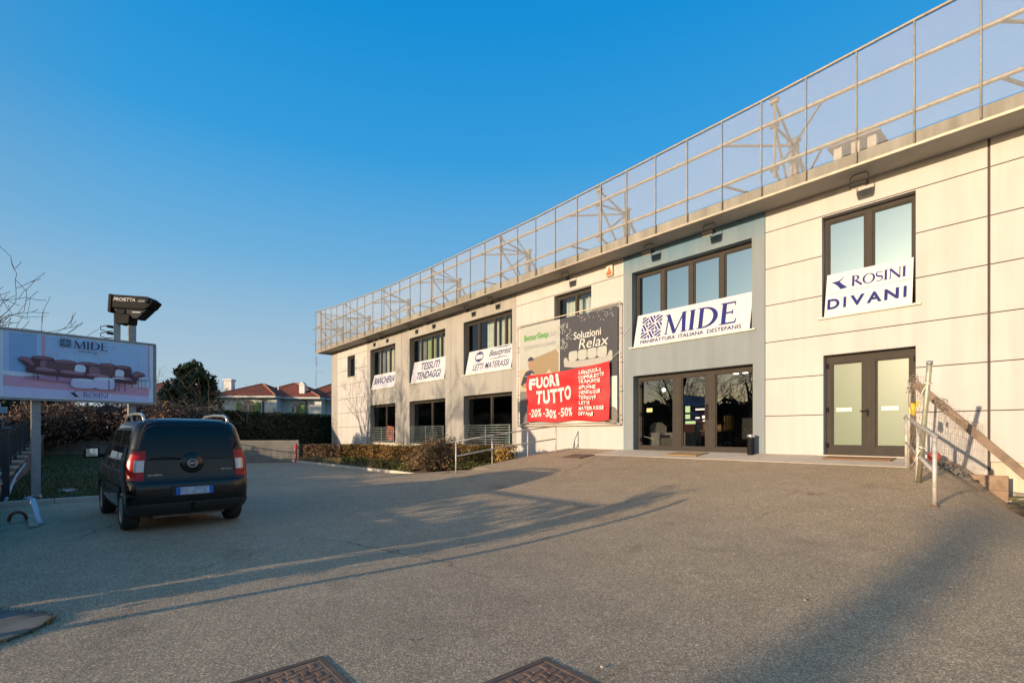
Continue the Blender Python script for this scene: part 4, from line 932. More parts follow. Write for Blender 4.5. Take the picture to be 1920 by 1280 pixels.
hip_roof(rf_, Xp(520), Xp(704), 2.7, 11.5, Z(742.2), Z(706.5), Xp(574), Xp(586))
RFV = rf_.build("roof", [TILE, RIDGE], H0, False, True, fixn=False)
cm = MB(); x = Xp(547); cm.box(x-.27, x+.27, 2.3, 2.8, Z(737), Z(717)); cm.box(x-.22, x+.22, 2.35, 2.75, Z(717), Z(712.5)); cm.prism([(x-.34, 2.25, Z(717)+.0), (x+.34, 2.25, Z(717)), (x+.05, 2.25, Z(711)), (x-.05, 2.25, Z(711))], (0, .6, 0)); cm.build("chimney", PLAST, RFV, False, True)
cm = MB(); x = Xp(402); cm.box(x-.38, x+.38, 2.2, 2.9, Z(735), Z(709)); cm.box(x-.45, x+.45, 2.1, 3.0, Z(709), Z(705.5)); cm.build("chimney", PLAST, RFV, False, True)
MB().box(Xp(504)-.05, Xp(504)+.05, 1.9, 2.0, Z(727), Z(721)).build("vent", PLAST, RFV, False, True)
def arch_window(x0, x1, y, z0, z1, door):
    f = MB(); n = 12; cx, r = (x0+x1)/2, (x1-x0)/2
    pts = [(x0, y, z0), (x1, y, z0)]+[(cx+r*math.cos(math.pi*i/n), y, z1-r*.75+r*.75*math.sin(math.pi*i/n)) for i in range(n+1)]
    f.prism(pts, (0, .09, 0)); w_ = f.build("window", GLD, H0, False, True)
    q = MB(); q.box(cx-.07, cx+.07, y-.02, y-.001, z0, z1-r*.75); q.box(x0, x1, y-.021, y-.001, z1-r*.78, z1-r*.66); q.build("frame", PLAST, w_, False, True)
arch_window(Xp(449), Xp(469), .63, .8, Z(749), True)
arch_window(Xp(529), Xp(542), 2.13, .8, Z(754), False)
for a, b, y in ((436, 446, .60), (470, 482, .60), (543, 554, 2.1)): 
    x0, x1 = Xp(a), Xp(b); n = 8; pts = [(x0, y, .6), (x1, y, .6)]+[((x0+x1)/2+(x1-x0)/2*math.cos(math.pi*i/n), y, Z(753)-.3+.3*math.sin(math.pi*i/n)) for i in range(n+1)]
    MB().prism(pts, (0, .06, 0)).build("shutter", GRNS, H0, False, True)
for px, y in ((487, .6), (557, 2.1)): MB().tube([(Xp(px)-.25, y-.55, Z(744)), (Xp(px), y, Z(750)), (Xp(px)+.05, y, 0)], .06, 6).build("downpipe", M("copper_pipe", (.10, .08, .06), .5, .5), H0, True, True)
MB().box(Xp(496), Xp(511), .1, .35, 1.3, Z(763)).build("lit_wall_patch", M("lit_patch_cream", (.62, .55, .45), .8), H0, False, True)  # cream block standing in for a sunlit patch on the villa
av = empty("tv_antenna", H0.matrix_basis @ Vector((Xp(558), 4.5, 0)), "thin tall television antenna standing on the villa roof", "antenna", None, R(49.145)); zz = 1.2
MB().tube([(0, 0, Z(716)-.0), (0, 0, Z(652))], .028, 6).build("mast", STEELG, av, True, True)
q = MB()
for k in range(5): q.tube([(-.25+.01*k, .1*k-.2, Z(658)-k*.16), (.25-.01*k, .1*k-.2, Z(658)-k*.16)], .012, 4)
q.tube([(0, -.25, Z(658)), (0, .25, Z(658)-.7)], .014, 4); q.build("aerial", STEELG, av, True, True)
q = MB(); q.tube([(-.85, 0, Z(686)), (.85, 0, Z(686))], .012, 4); q.build("aerial", STEELG, av, True, True)
XO2 = (312-960)/925*58
H2 = empty("brick_house", (-.7564*58+.6542*XO2, -14.06+.6542*58+.7564*XO2, .8), "orange brick house with a low tiled roof half hidden behind the signboard", "house", None, R(49.145))
k2 = 58/925; Z2 = lambda py: 1.55+(813-py)*k2-.8
MB().box(-4, (328-312)*k2, 0, 6, 0, Z2(736)).build("wall", M("orange_brick", (.36, .14, .07), .9, 0, .2, 4), H2, False, True)
MB().box((326.5-312)*k2, (328-312)*k2+.03, -.05, .2, 0, Z2(736)-.01).build("downpipe", PLAST, H2, False, True)
q = MB(); hip_roof(q, -4.6, (334-312)*k2, -.5, 6.5, Z2(735), Z2(713), -2.5, .1); q.box(-4.55, (333-312)*k2, -.45, 6.4, Z2(737), Z2(735.2), 2); q.box(.4, .9, 2.6, 3.2, Z2(716), Z2(710.5), 1); q.build("roof", [tile_mat("old_tiles", (.22, .075, .055)), RIDGE, PLAST], H2, False, True, fixn=False)
MB().box(-1.2, -.4, -.03, -.001, Z2(757), Z2(743)).build("window", PLAST, H2, False, True)
# bare shrubs in front of the evergreen, other far trees
def twig_bush(label, spots, n, L, r, seed, mat, name="bare_shrub"):
    g = random.Random(seed); mb = MB()
    for (x, y, z) in spots:
        for _ in range(n):
            branches(mb, (x+g.gauss(0, .35), y+g.gauss(0, .35), z), (g.gauss(0, .6), g.gauss(0, .6), 1), L*(.7+.5*g.random()), r, 2, g, .8, -.05, 3, None, 3, 4, .006)
    return tag(mb.build(name, mat, None, fixn=False), label, "shrub")
TWG = M("pale_twigs", (.20, .155, .12), .95, 0, .2, 9)
twig_bush("greyish bare twiggy shrubs in front of the dark evergreen tree", [(-40.6, -8.7, 1.0), (-39.9, -7.9, 1.0), (-39.3, -7.1, 1.0), (-41.0, -9.6, 1.0)], 9, 2.7, .04, 41, TWG)
twig_bush("bare pale brown twiggy shrub between evergreen tree and villa door", [(-38.9, -5.9, 1.1), (-38.6, -5.1, 1.1)], 9, 2.1, .035, 42, TWG)
bare_tree("thin bare tree just right of the signboard, far behind it", -60.0, -11.5, 1, 7.6, 51, 4, .11, .6, 3, TWG, None, (0, 0), "bare_tree", .35, .01)
bare_tree("faint bare tree top above the villa roof beside the shop corner", -60.5, 11.8, 1, 8.2, 52, 4, .12, .6, 3, TWG, None, (0, 0), "bare_tree", .35, .01)
bare_tree("tall bare tree at the left picture edge with branches above the signboard", -32.2, -20.3, .3, 11.0, 60, 5, .2, .62, 2, BARK, "bare trees along the street", (.3, .6), "bare_tree", .3, .012)
for i, (x, y, h_, sd_, lab) in enumerate(((-27.5, -31, 9.2, 71, "bare street tree outside the frame opposite the farthest shop window"), (-24.2, -31, 8.8, 72, "bare street tree outside the frame opposite the middle shop window"), (-20.0, -31.5, 8.6, 73, "bare street tree outside the frame opposite the poster"))):
    bare_tree(lab, x, y, 0, h_, sd_, 4, .15, .55, 3, BARK, "bare trees along the street", (0, 0), "bare_tree", .4, .012)
DKL = leafmat("dark_conifer", [(.015, .022, .012), (.03, .04, .018), (.045, .055, .025)])
for i, (x, h_) in enumerate(((-46.5, 10.4), (-51.5, 11.2), (-57, 10.8), (-62.5, 11.4), (-69, 11), (-76, 11.5))):  # unseen row placed to hold the villa walls in shade
    evergreen("unseen tall dark conifer added to shade the villa, number %s from the shop" % ("one two three four five six".split()[i]), x, -40, 0, 3.3, h_, 2600, .5, DKL, 80+i, "conifer")
hedge("dark_hedge", "unseen tall dark hedge added to shade the lawn and far car park", "hedge", [(-35.5, -19.5), (-20.5, -18.8)], 1.2, 0, 2.5, 4200, .14, DKL, 91, .25)  # unseen hedge added to keep the lawn side shaded
hedge("dark_hedge", "unseen lower dark hedge near the gate, added to shade the car park", "hedge", [(-20.3, -18.8), (-12.5, -18.4)], 1.1, 0, 1.75, 1900, .14, DKL, 97, .2)  # unseen hedge, kept lower for a shorter shadow on the car park
hedge("shade_hedge", "unseen loose leafy hedge behind the gate, added for dappled shade", "hedge", [(-12.4, -18.0), (-6.6, -17.6)], .8, 0, 1.75, 1150, .10, DKL, 95, .15, coreinset=.395)  # unseen sparse hedge added to dapple the light near the gate
for i, (x, y, h_) in enumerate(((-58, -25, 9), (-66, -26.5, 10), (-75, -27.5, 9.5), (-85, -29, 10))):  # unseen trees added as dark reflections for the van's side glass
    evergreen("unseen tall dark conifer added to darken the van window reflections, number %s from the fence" % ("one two three four".split()[i]), x, y, 0, 3.2, h_, 2200, .5, DKL, 180+i, "conifer")
o = hedge("tree_belt", "unseen dense dark trees behind the conifers, added to shade the villa", "trees", [(-92, -43), (-41.5, -42)], 3, 0, 11.2, 3500, .6, DKL, 96, .5, coreinset=.6); o['kind'] = 'stuff'  # unseen belt added to close the gaps in the villa's shade
o = hedge("tree_belt", "dark belt of trees across the street behind the viewer", "trees", [(-90, -68), (50, -66)], 5, 0, 6.6, 7000, .7, DKL, 92, .8, coreinset=.6); o['kind'] = 'stuff'
o = hedge("tree_belt", "dark far tree line beyond the street at the left edge", "trees", [(-120, -52), (-112, -16)], 5, -.1, 8.6, 3500, .5, leafmat("far_trees", [(.03, .035, .03), (.05, .055, .045), (.07, .065, .05)]), 93, .9, coreinset=.6); o['kind'] = 'stuff'
for x, y, h_, lab in ((-72, -20.9, 4.6, "thin grey street pole beyond the fence, left of the sign post"), (-64, -19.75, 3.9, "white topped street post beyond the fence at the left edge")):
    t = empty("street_post", (x, y, 0), lab, "post"); MB().tube([(x, y, -.1), (x, y, h_)], .08, 8).build("pole", STEELG, t, True); MB().box(x-.25, x+.25, y-.3, y+.3, h_-.5, h_+.1).build("sign_plate", BAN, t)
tp = empty("shadow_pole", (-4.0, -60.5, 0), "unseen thick pole behind the viewer, added for the soft shadow band", "pole")  # unseen pole, sized and placed to throw a soft band of shade
MB().tube([(-4.0, -60.5, -.2), (-4.0, -60.5, 10.0)], [.32, .28], 12).build("pole", SLAB, tp, True); MB().box(-4.6, -3.4, -60.58, -60.42, 9.4, 9.55).build("crossarm", WOOD, tp)
# ---------------------------------------------------------------- street fence on the left and an unseen gate added for its shadows
FEN = M("dark_fence_paint", (.035, .037, .042), .5, .2, .2, 8); COPE = M("coping_stone", (.34, .27, .21), .9, 0, .25, 4); FWALL = M("damp_fence_wall", (.17, .14, .115), .95, 0, .35, 2, .3, 20)
cz_ = lambda x: max(.38, .52+(-16.8-x)*.066)
FW = empty("street_wall", (-24, -15.65, 0), "low stained wall with stepped stone coping under the dark street fence", "wall")
wb = MB(); 
for i in range(15):
    a, b = -11.2-i*1.42, -11.2-(i+1)*1.42; z = cz_((a+b)/2)
    wb.box(b, a, -15.78, -15.55, -.1, z-.06)
wb.build("wall", FWALL, FW)
for i in range(15):
    a, b = -11.2-i*1.42, -11.2-(i+1)*1.42; z = cz_((a+b)/2); MB().box(b+.008, a-.008, -15.84, -15.46, z-.058, z).build("coping", COPE, FW, bevel=.008)
FE = empty("street_fence", (-24, -15.66, .5), "dark metal bar fence standing on the low street wall", "fence")
nb = 0
for i in range(15):
    a, b = -11.2-i*1.42, -11.2-(i+1)*1.42; z = cz_((a+b)/2); h_ = 1.0-.008*i
    MB().box(b-.035, b+.035, -15.70, -15.63, z, z+h_+.06).build("post", FEN, FE)
    p = MB(); p.box(b+.036, a-.036, -15.685, -15.645, z+.12, z+.16); p.box(b+.036, a-.036, -15.685, -15.645, z+h_-.05, z+h_)
    for k in range(11): x = b+.1+k*.122; p.box(x-.011, x+.011, -15.676, -15.654, z+.161, z+h_-.051)
    p.build("bar_panel", FEN, FE)
MB().box(-15.98, -15.86, -15.48, -15.36, -.05, 1.66).build("post", FEN, FE)
MB().prism([(-16.02, -15.5, 1.66), (-15.82, -15.5, 1.66), (-15.92, -15.42, 1.72)], (0, .14, 0)).build("post_cap", FEN, FE)
GT = empty("shadow_gate", (-8, -15.6, 0), "unseen dark braced metal gate with pillars, added to cast bar shadows on the asphalt", "gate")  # unseen gate invented to lay bars of shade across the car park
MB().box(-6.28, -5.92, -15.8, -15.42, -.1, 1.75).build("pillar", FWALL, GT); MB().box(-6.33, -5.87, -15.86, -15.36, 1.75, 1.81).build("pillar_cap", COPE, GT)
iv = MB()  # leaves and twigs added to fray the edge of the pillar's shadow
for _ in range(520):
    z = .15+1.95*g.random()**.8; a = g.random()*6.28; r_ = .26+.07*g.gauss(0, 1); leafquad(iv, (-6.1+r_*math.cos(a), -15.6+r_*math.sin(a), z), .05, g, .6)
for k in range(14):
    p = Vector((-6.1+g.gauss(0, .12), -15.6+g.gauss(0, .1), 1.75)); e_ = p+Vector((g.gauss(0, .16), g.gauss(0, .1), .25+.3*g.random())); iv.tube([p, e_], [.01, .004], 4, 0, False)
    for _ in range(7): leafquad(iv, p.lerp(e_, .4+.6*g.random())+Vector((g.gauss(0, .03), 0, 0)), .05, g, .6)
iv.build("ivy", DKL, GT, fixn=False)
MB().tube([(-5.42, -15.6, -.1), (-5.42, -15.6, 1.98)], .05, 8).build("post", FEN, GT, True)
p = MB()
for z, w_ in ((.3, .2), (.98, .06), (1.62, .08)): p.box(-11.1, -6.4, -15.64, -15.56, z-w_/2, z+w_/2)
for a, b in ((-11.0, -8.9), (-8.8, -6.5)): p.bar((a, -15.6, .3), ((a+b)/2, -15.6, 1.6), .05, .16, 0, (0, 1, 0)); p.bar((b, -15.6, .3), ((a+b)/2, -15.6, 1.6), .05, .16, 0, (0, 1, 0))
for k in range(34): x = -11.0+k*.135; p.box(x-.012, x+.012, -15.545, -15.53, .2, 1.66)
p.build("gate_leaf", FEN, GT)
# conduit on the wall, leaning pipe, rubbish
t = tag(MB().tube([(-15.2, -15.38, .04), (-17.5, -15.46, .26), (-18.6, -15.47, .42), (-21.5, -15.48, .62)], .035, 8).build("conduit", M("blue_white_pipe", (.38, .45, .55), .4, 0, .1), None, True), "pale blue pipe running along the foot of the street wall", "pipe")
t = tag(MB().tube([(-12.35, -14.78, .37), (-11.62, -14.64, .02)], .042, 14).build("drain_pipe", M("white_pvc", (.62, .68, .76), .35, 0, .05), None, True), "short white plastic pipe leaning beside the sign post", "pipe")
hp = [(-12.3+.08*math.sin(R(a)), -14.96+.11*math.cos(R(a)), .03+.15*max(0, math.sin(R(a)))) for a in range(0, 200, 12)]
tag(MB().tube(hp, .026, 8).build("hose", M("rusty_orange_hose", (.22, .07, .03), .7), None, True), "short rusty orange hose loop lying by the fence foot", "hose")
db = MB()
for k in range(5): x, y = -11.5-.3*k+g.gauss(0, .05), -14.72-.03*k; db.obb((x, y, .03), Vector((.16, .02, .004)), Vector((-.01, .05, .0)), (0, 0, .018))
tag(db.build("broken_slab", SLAB, None), "row of broken pale slab pieces on the asphalt by the fence foot", "rubble")
for (x, y, lab) in ((-15.7, -15.0, "crumpled white litter beside the sign post on the lawn, left piece"), (-16.7, -14.4, "crumpled white litter on the lawn, right of the sign post")):
    lt = MB(); 
    for _ in range(9): leafquad(lt, (x+g.gauss(0, .12), y+g.gauss(0, .08), lawn_z(x, y)+.05), .09, g, .6)
    tag(lt.build("litter", BAN, None), lab, "litter")
pts = [(-6.6, -14.95), (-6.15, -14.62), (-5.85, -14.36), (-5.62, -14.27), (-5.45, -14.33), (-5.30, -14.45), (-5.1, -14.7), (-5.2, -15.1), (-6.2, -15.2)]
struct("concrete_patch", MB().prism([(x, y, .004) for x, y in pts], (0, 0, .022)), wall_mat("patch_concrete", (.21, .205, .18), dirt=.4))
gm = MB()
for _ in range(900):
    i = g.randrange(len(pts)-2); a, b = pts[i], pts[i+1]; k = g.random(); x, y = a[0]+(b[0]-a[0])*k+g.gauss(0, .035), a[1]+(b[1]-a[1])*k+g.gauss(0, .035); h_ = .015+.03*g.random(); dx = g.gauss(0, .006)
    gm.add([(x-.004, y, .005), (x+.004, y+.003, .005), (x+dx, y+dx, .005+h_)], [(0, 1, 2)])
tag(gm.build("moss", leafmat("moss_tufts", [(.06, .06, .02), (.10, .09, .03), (.05, .04, .02)]), None, fixn=False), "moss and dead grass rim round the pale concrete patch", "moss", None, "stuff")
# ---------------------------------------------------------------- the parked van
V = empty("parked_van", (-10.2, -12.78, 0), "dark green black compact van with silver roof rails parked facing away beside the lawn", "van", None, math.pi+R(4.6))
paint, n, l, b = new_mat("dark_green_metallic_paint"); setv(b, Base_Color=(.004, .0055, .006, 1), Metallic=.0, Roughness=.25, Coat_Weight=.45, Coat_Roughness=.04, Specular_IOR_Level=.3)
l.new(ramp(n, l, noise(n, l, coords(n, l), 3, 5), [(.3, (.16, .16, .16)), (.7, (.30, .30, .30))]), b.inputs['Roughness'])
VGL, n, l, b = new_mat("privacy_glass"); setv(b, Base_Color=(.006, .008, .010, 1), Roughness=.03, Specular_IOR_Level=.35)
VPL = M("van_grey_plastic", (.022, .023, .025), .6, 0, .15, 9, .15, 120)
CHR = M("satin_silver", (.62, .60, .57), .3, .85, .06, 6)
REDL, n, l, b = new_mat("red_lamp_lens"); setv(b, Base_Color=(.40, .004, .006, 1), Roughness=.25, Coat_Weight=.1, Specular_IOR_Level=.35)
WHTL, n, l, b = new_mat("clear_lamp_lens"); setv(b, Base_Color=(.42, .42, .46, 1), Roughness=.18, Metallic=.5, Coat_Weight=.8)
SL = [(.24, -.47, 3.05, .76, .12), (.30, -.58, 3.15, .82, .14), (.40, -.645, 3.24, .85, .16), (.48, -.665, 3.28, .858, .17), (.62, -.672, 3.30, .862, .17), (.74, -.668, 3.30, .862, .17), (.80, -.645, 3.29, .862, .17), (.84, -.615, 3.27, .861, .17), (.88, -.607, 3.24, .860, .17), (1.00, -.600, 3.08, .858, .17), (1.08, -.594, 2.75, .853, .17), (1.13, -.590, 2.45, .846, .17), (1.18, -.585, 2.32, .836, .175), (1.30, -.570, 2.15, .814, .18), (1.42, -.550, 1.98, .790, .185), (1.54, -.525, 1.80, .764, .19), (1.64, -.495, 1.64, .738, .20), (1.70, -.468, 1.54, .712, .21), (1.745, -.43, 1.44, .675, .22), (1.775, -.375, 1.33, .62, .23), (1.797, -.29, 1.2, .54, .24), (1.81, -.16, 1.0, .42, .24), (1.816, .02, .8, .26, .2)]
def S_(z):
    for a, c in zip(SL, SL[1:]):
        if z <= c[0]: t = max(0, (z-a[0])/(c[0]-a[0])); return [p+(q-p)*t for p, q in zip(a[1:], c[1:])]
    return list(SL[-1][1:])
def outl(z, a, side=1, off=0.):
    """point of the body outline at height z; a = distance round the corner measured from the start of the rear corner arc (negative: across the tailgate, beyond pi/2*r: along the flank)"""
    xr, xf, hw, r = S_(z)
    if a < 0: x, y, nx, ny = xr, hw-r+a, -1, 0
    elif a < r*math.pi/2: t = a/r; x, y, nx, ny = xr+r-r*math.cos(t), hw-r+r*math.sin(t), -math.cos(t), math.sin(t)
    else: x, y, nx, ny = xr+r+a-r*math.pi/2, hw, 0, 1
    bow = -.018*(1-min(1, abs(y)/max(.1, hw))**2) if a < r*.8 else 0
    return (x+bow+nx*off, side*(y+ny*off), z)
def ring_pts(z):
    xr, xf, hw, r = S_(z); pts = []
    for i in range(7): y = -(hw-r)+2*(hw-r)*i/6; pts.append((xr-.018*(1-min(1, abs(y)/max(.1, hw))**2), y, z))
    for i in range(1, 8): t = i/8*math.pi/2; pts.append((xr+r-r*math.cos(t), hw-r+r*math.sin(t), z))
    rf2 = min(.45, hw*.9, (xf-xr)*.3)
    for i in range(13): x = xr+r+(xf-rf2-xr-r)*i/12; pts.append((x, hw, z))
    for i in range(1, 8): t = i/8*math.pi/2; pts.append((xf-rf2+rf2*math.sin(t), hw-rf2*.55+rf2*.55*math.cos(t), z))
    pts.append((xf, hw-rf2*.55, z)); pts.append((xf+.02, 0, z)); pts.append((xf, -(hw-rf2*.55), z))
    for i in range(7, 0, -1): t = i/8*math.pi/2; pts.append((xf-rf2+rf2*math.sin(t), -(hw-rf2*.55+rf2*.55*math.cos(t)), z))
    for i in range(12, -1, -1): x = xr+r+(xf-rf2-xr-r)*i/12; pts.append((x, -hw, z))
    for i in range(7, 0, -1): t = i/8*math.pi/2; pts.append((xr+r-r*math.cos(t), -(hw-r+r*math.sin(t)), z))
    return pts
zs = []
for a, c in zip(SL, SL[1:]): zs += [a[0], (a[0]+c[0])/2] if c[0]-a[0] > .05 else [a[0]]
zs.append(SL[-1][0])
mb = MB(); rings = [ring_pts(z) for z in zs]; k = len(rings[0]); mb.v = [p for r_ in rings for p in r_]
for i in range(len(zs)-1):
    for t in range(k): mb.f.append((i*k+t, i*k+(t+1) % k, (i+1)*k+(t+1) % k, (i+1)*k+t))
mb.f.append(tuple(range(k-1, -1, -1))); mb.f.append(tuple((len(zs)-1)*k+t for t in range(k))); mb.m = [0]*len(mb.f)
body = mb.build("body", [paint], V, True, True)
WB = 2.42
cut = MB()
for x in (0, WB):
    for sy in (-1, 1): cut.lathe([(.37, sy*.50), (.37, sy*1.1)], (x, 0, .31), 32, 'Y')
co = cut.build("arch_cutter", [VPL], V, False, True)
bm_ = body.modifiers.new('arches', 'BOOLEAN'); bm_.operation = 'DIFFERENCE'; bm_.object = co; bm_.solver = 'EXACT'
bpy.context.view_layer.update()
me2 = bpy.data.meshes.new_from_object(body.evaluated_get(bpy.context.evaluated_depsgraph_get()))
body.modifiers.clear(); body.data = me2; bpy.data.objects.remove(co)
me2.polygons.foreach_set('use_smooth', [True]*len(me2.polygons))
es = body.modifiers.new('split', 'EDGE_SPLIT'); es.split_angle = R(42)
def patch(name, mat, zr, ar, side=1, off=.004, parent=None, nz=8, na=14, mirror=False, thick=False):
    """panel lying on the body skin: zr=(z0,z1), ar(z)->(a0,a1)"""
    q = MB(); vs = []
    for j in range(nz+1):
        z = zr[0]+(zr[1]-zr[0])*j/nz; a0, a1 = ar(z)
        for i in range(na+1): vs.append(outl(z, a0+(a1-a0)*i/na, side, off))
    q.add(vs, [(j*(na+1)+i, j*(na+1)+i+1, (j+1)*(na+1)+i+1, (j+1)*(na+1)+i) for j in range(nz) for i in range(na)])
    return q.build(name, mat, parent or V, True, True)
def rear_patch(name, mat, z0, z1, ylim, off, rad=.1, nz=12, ny=20, parent=None):
    """panel across the tailgate, half width ylim(z), corners rounded"""
    q = MB(); vs = []
    for j in range(nz+1):
        z = z0+(z1-z0)*j/nz; e = min(z-z0, z1-z); y1 = ylim(z)-(rad-math.sqrt(max(0, rad*rad-(rad-min(rad, e))**2)))
        hw, r = S_(z)[2:]
        for i in range(ny+1): y = -y1+2*y1*i/ny; vs.append(outl(z, abs(y)-(hw-r), 1 if y >= 0 else -1, off))
    q.add(vs, [(j*(ny+1)+i, j*(ny+1)+i+1, (j+1)*(ny+1)+i+1, (j+1)*(ny+1)+i) for j in range(nz) for i in range(ny)])
    return q.build(name, mat, parent or V, True, True)
TG = rear_patch("tailgate", paint, .845, 1.755, lambda z: S_(z)[2]-.10-(max(0, z-1.5)*.10), .005, .06, 22, 24)
rear_patch("tailgate_seam", JOINT, .832, 1.768, lambda z: S_(z)[2]-.088-(max(0, z-1.5)*.10), .0022, .065, 22, 24)
rear_patch("rear_window", VGL, 1.145, 1.675, lambda z: S_(z)[2]-.125-(max(0, z-1.4)*.06), .0085, .09, 14, 24, TG)
rear_patch("window_seal", RUBBER, 1.13, 1.69, lambda z: S_(z)[2]-.112-(max(0, z-1.4)*.06), .007, .09, 14, 24, TG)
for sd_ in (1, -1):
    lt = patch("tail_light", REDL, (.83, 1.28), lambda z: (-.045+(.02 if z > 1.2 else 0), .19-max(0, z-1.05)*.16), sd_, .012, None, 14, 12)
    patch("reversing_lamp", WHTL, (.955, 1.135), lambda z: (-.04, .085), sd_, .017, lt, 8, 8)
    patch("lamp_seam", JOINT, (.815, 1.295), lambda z: (-.058, .20-max(0, z-1.05)*.16), sd_, .007, None, 12, 12)
    # glass along the flank
    patch("side_window", VGL, (1.165, 1.60), lambda z: (.33+(z-1.165)*.10, 1.05), sd_, .005, None, 8, 10)
    patch("side_window", VGL, (1.165, 1.61), lambda z: (1.15, 1.92), sd_, .005, None, 8, 10)
    patch("side_window", VGL, (1.165, 1.60), lambda z: (2.02, 2.72-(z-1.165)*.75), sd_, .005, None, 8, 10)
    patch("door_seam", JOINT, (.42, 1.66), lambda z: (1.095, 1.105), sd_, .003, None, 16, 2)
    patch("door_seam", JOINT, (.42, 1.66), lambda z: (1.965, 1.975), sd_, .003, None, 16, 2)
    patch("rub_strip", VPL, (.60, .70), lambda z: (.75, 2.35), sd_, .012, None, 3, 16)
    patch("door_handle", VPL, (1.0, 1.035), lambda z: (1.15, 1.36), sd_, .022, None, 3, 6)
    patch("door_handle", VPL, (1.0, 1.035), lambda z: (2.03, 2.22), sd_, .022, None, 3, 6)
    rr = MB(); y = sd_*.60
    rr.tube([(-.36, y, 1.755), (-.26, y, 1.835), (-.10, y, 1.872), (.5, y, 1.89), (1.1, y, 1.875), (1.3, y, 1.83), (1.42, y, 1.74)], [.018, .022, .025, .025, .025, .022, .018], 10); ro_ = rr.build("roof_rail", CHR, V, True, True)
    q = MB(); 
    for x, z in ((-.13, 1.80), (.55, 1.83), (1.12, 1.80)): q.box(x-.04, x+.04, y-.018, y+.018, 1.72, z+.04)
    q.build("rail_foot", BLACK, ro_, False, True)
    mr = MB(); mr.obb((2.16, sd_*1.02, 1.20), (.05, 0, 0), (0, .115, 0), (0, 0, .105)); mr.bar((2.2, sd_*.80, 1.13), (2.17, sd_*.95, 1.15), .06, .05)
    mo = mr.build("wing_mirror", BLACK, V, False, True, .03)
    mg, n, l, b = new_mat("mirror"); setv(b, Base_Color=(.75, .8, .85, 1), Metallic=1., Roughness=.02)
    q = MB(); q.obb((2.105, sd_*1.02, 1.20), (.003, -.0004, 0), (0, .085, 0), (0, 0, .075)); q.build("mirror_glass", mg, mo, False, True)
bp_ = patch("rear_bumper", VPL, (.255, .44), lambda z: (-.66, .42), 1, .012, None, 5, 26); patch("rear_bumper", VPL, (.255, .44), lambda z: (-.66, .42), -1, .012, None, 5, 26)
rear_patch("bumper_crease", JOINT, .438, .452, lambda z: S_(z)[2]-.05, .004, .002, 2, 24)
rear_patch("bumper_step", VPL, .795, .828, lambda z: S_(z)[2]-.1, .006, .01, 3, 24)
xr_ = S_(.63)[0]-.02
pl = MB(); pl.box(xr_-.022, xr_-.002, -.30, .30, .555, .715); ph_ = pl.build("plate_recess", VPL, V, False, True, .008)
yo = -.02
q = MB(); q.box(xr_-.032, xr_-.0225, yo-.26, yo+.26, .575, .695, 0); q.box(xr_-.0345, xr_-.0325, yo+.205, yo+.26, .575, .695, 1); q.box(xr_-.0345, xr_-.0325, yo-.26, yo-.205, .575, .695, 1)
q.build("number_plate", [M("plate_white", (.36, .43, .55), .4, 0, .3, 14), flat("plate_blue", (.01, .13, .55))], V, False, True)
bd = MB(); bd.lathe([(.001, -.585-.055), (.15, -.585-.05), (.172, -.585-.035), (.178, -.585-.01)], (0, 0, 1.07), 28, 'X'); BDG = bd.build("badge_boss", paint, TG, True, True)
bd = MB(); bd.lathe([(.001, -.647), (.056, -.646), (.062, -.64), (.064, -.632)], (0, 0, 1.07), 24, 'X'); bd.build("emblem", M("emblem_plum", (.10, .012, .05), .25, .3), TG, True, True)
bd = MB(); q = [(-.6475, .064*math.cos(R(a)), 1.07+.062*math.sin(R(a))) for a in range(0, 361, 15)]; bd.tube(q, .0075, 6); bd.build("emblem_ring", CHR, TG, True, True)
F = Face((-.6475, .042, 1.051), (0, -1, 0), (0, 0, 1)); F.text("FIAT", 0, 0, .084, .038, 0, .02); F.mb.build("emblem_lettering", CHR, TG, False, True, fixn=False)
F = Face((S_(.89)[0]-.028, .60, .885), (0, -1, 0), (0, 0, 1)); F.text("QUBO", 0, 0, .19, .03, 0, .01); F.mb.build("model_lettering", CHR, TG, False, True, fixn=False)
F = Face((S_(.94)[0]-.02, -.42, .94), (0, -1, 0), (0, 0, 1)); F.text("Dynamic", 0, 0, .17, .032, 0, .01, .2); F.mb.build("model_lettering", CHR, TG, False, True, fixn=False)
wp = MB(); wp.tube([(-.615, .05, 1.13), (-.618, .3, 1.165), (-.617, .56, 1.16)], .011, 6); wp.lathe([(.001, -.63), (.03, -.625), (.035, -.6)], (0, .03, 1.125), 12, 'X'); wp.build("wiper", BLACK, TG, True, True)
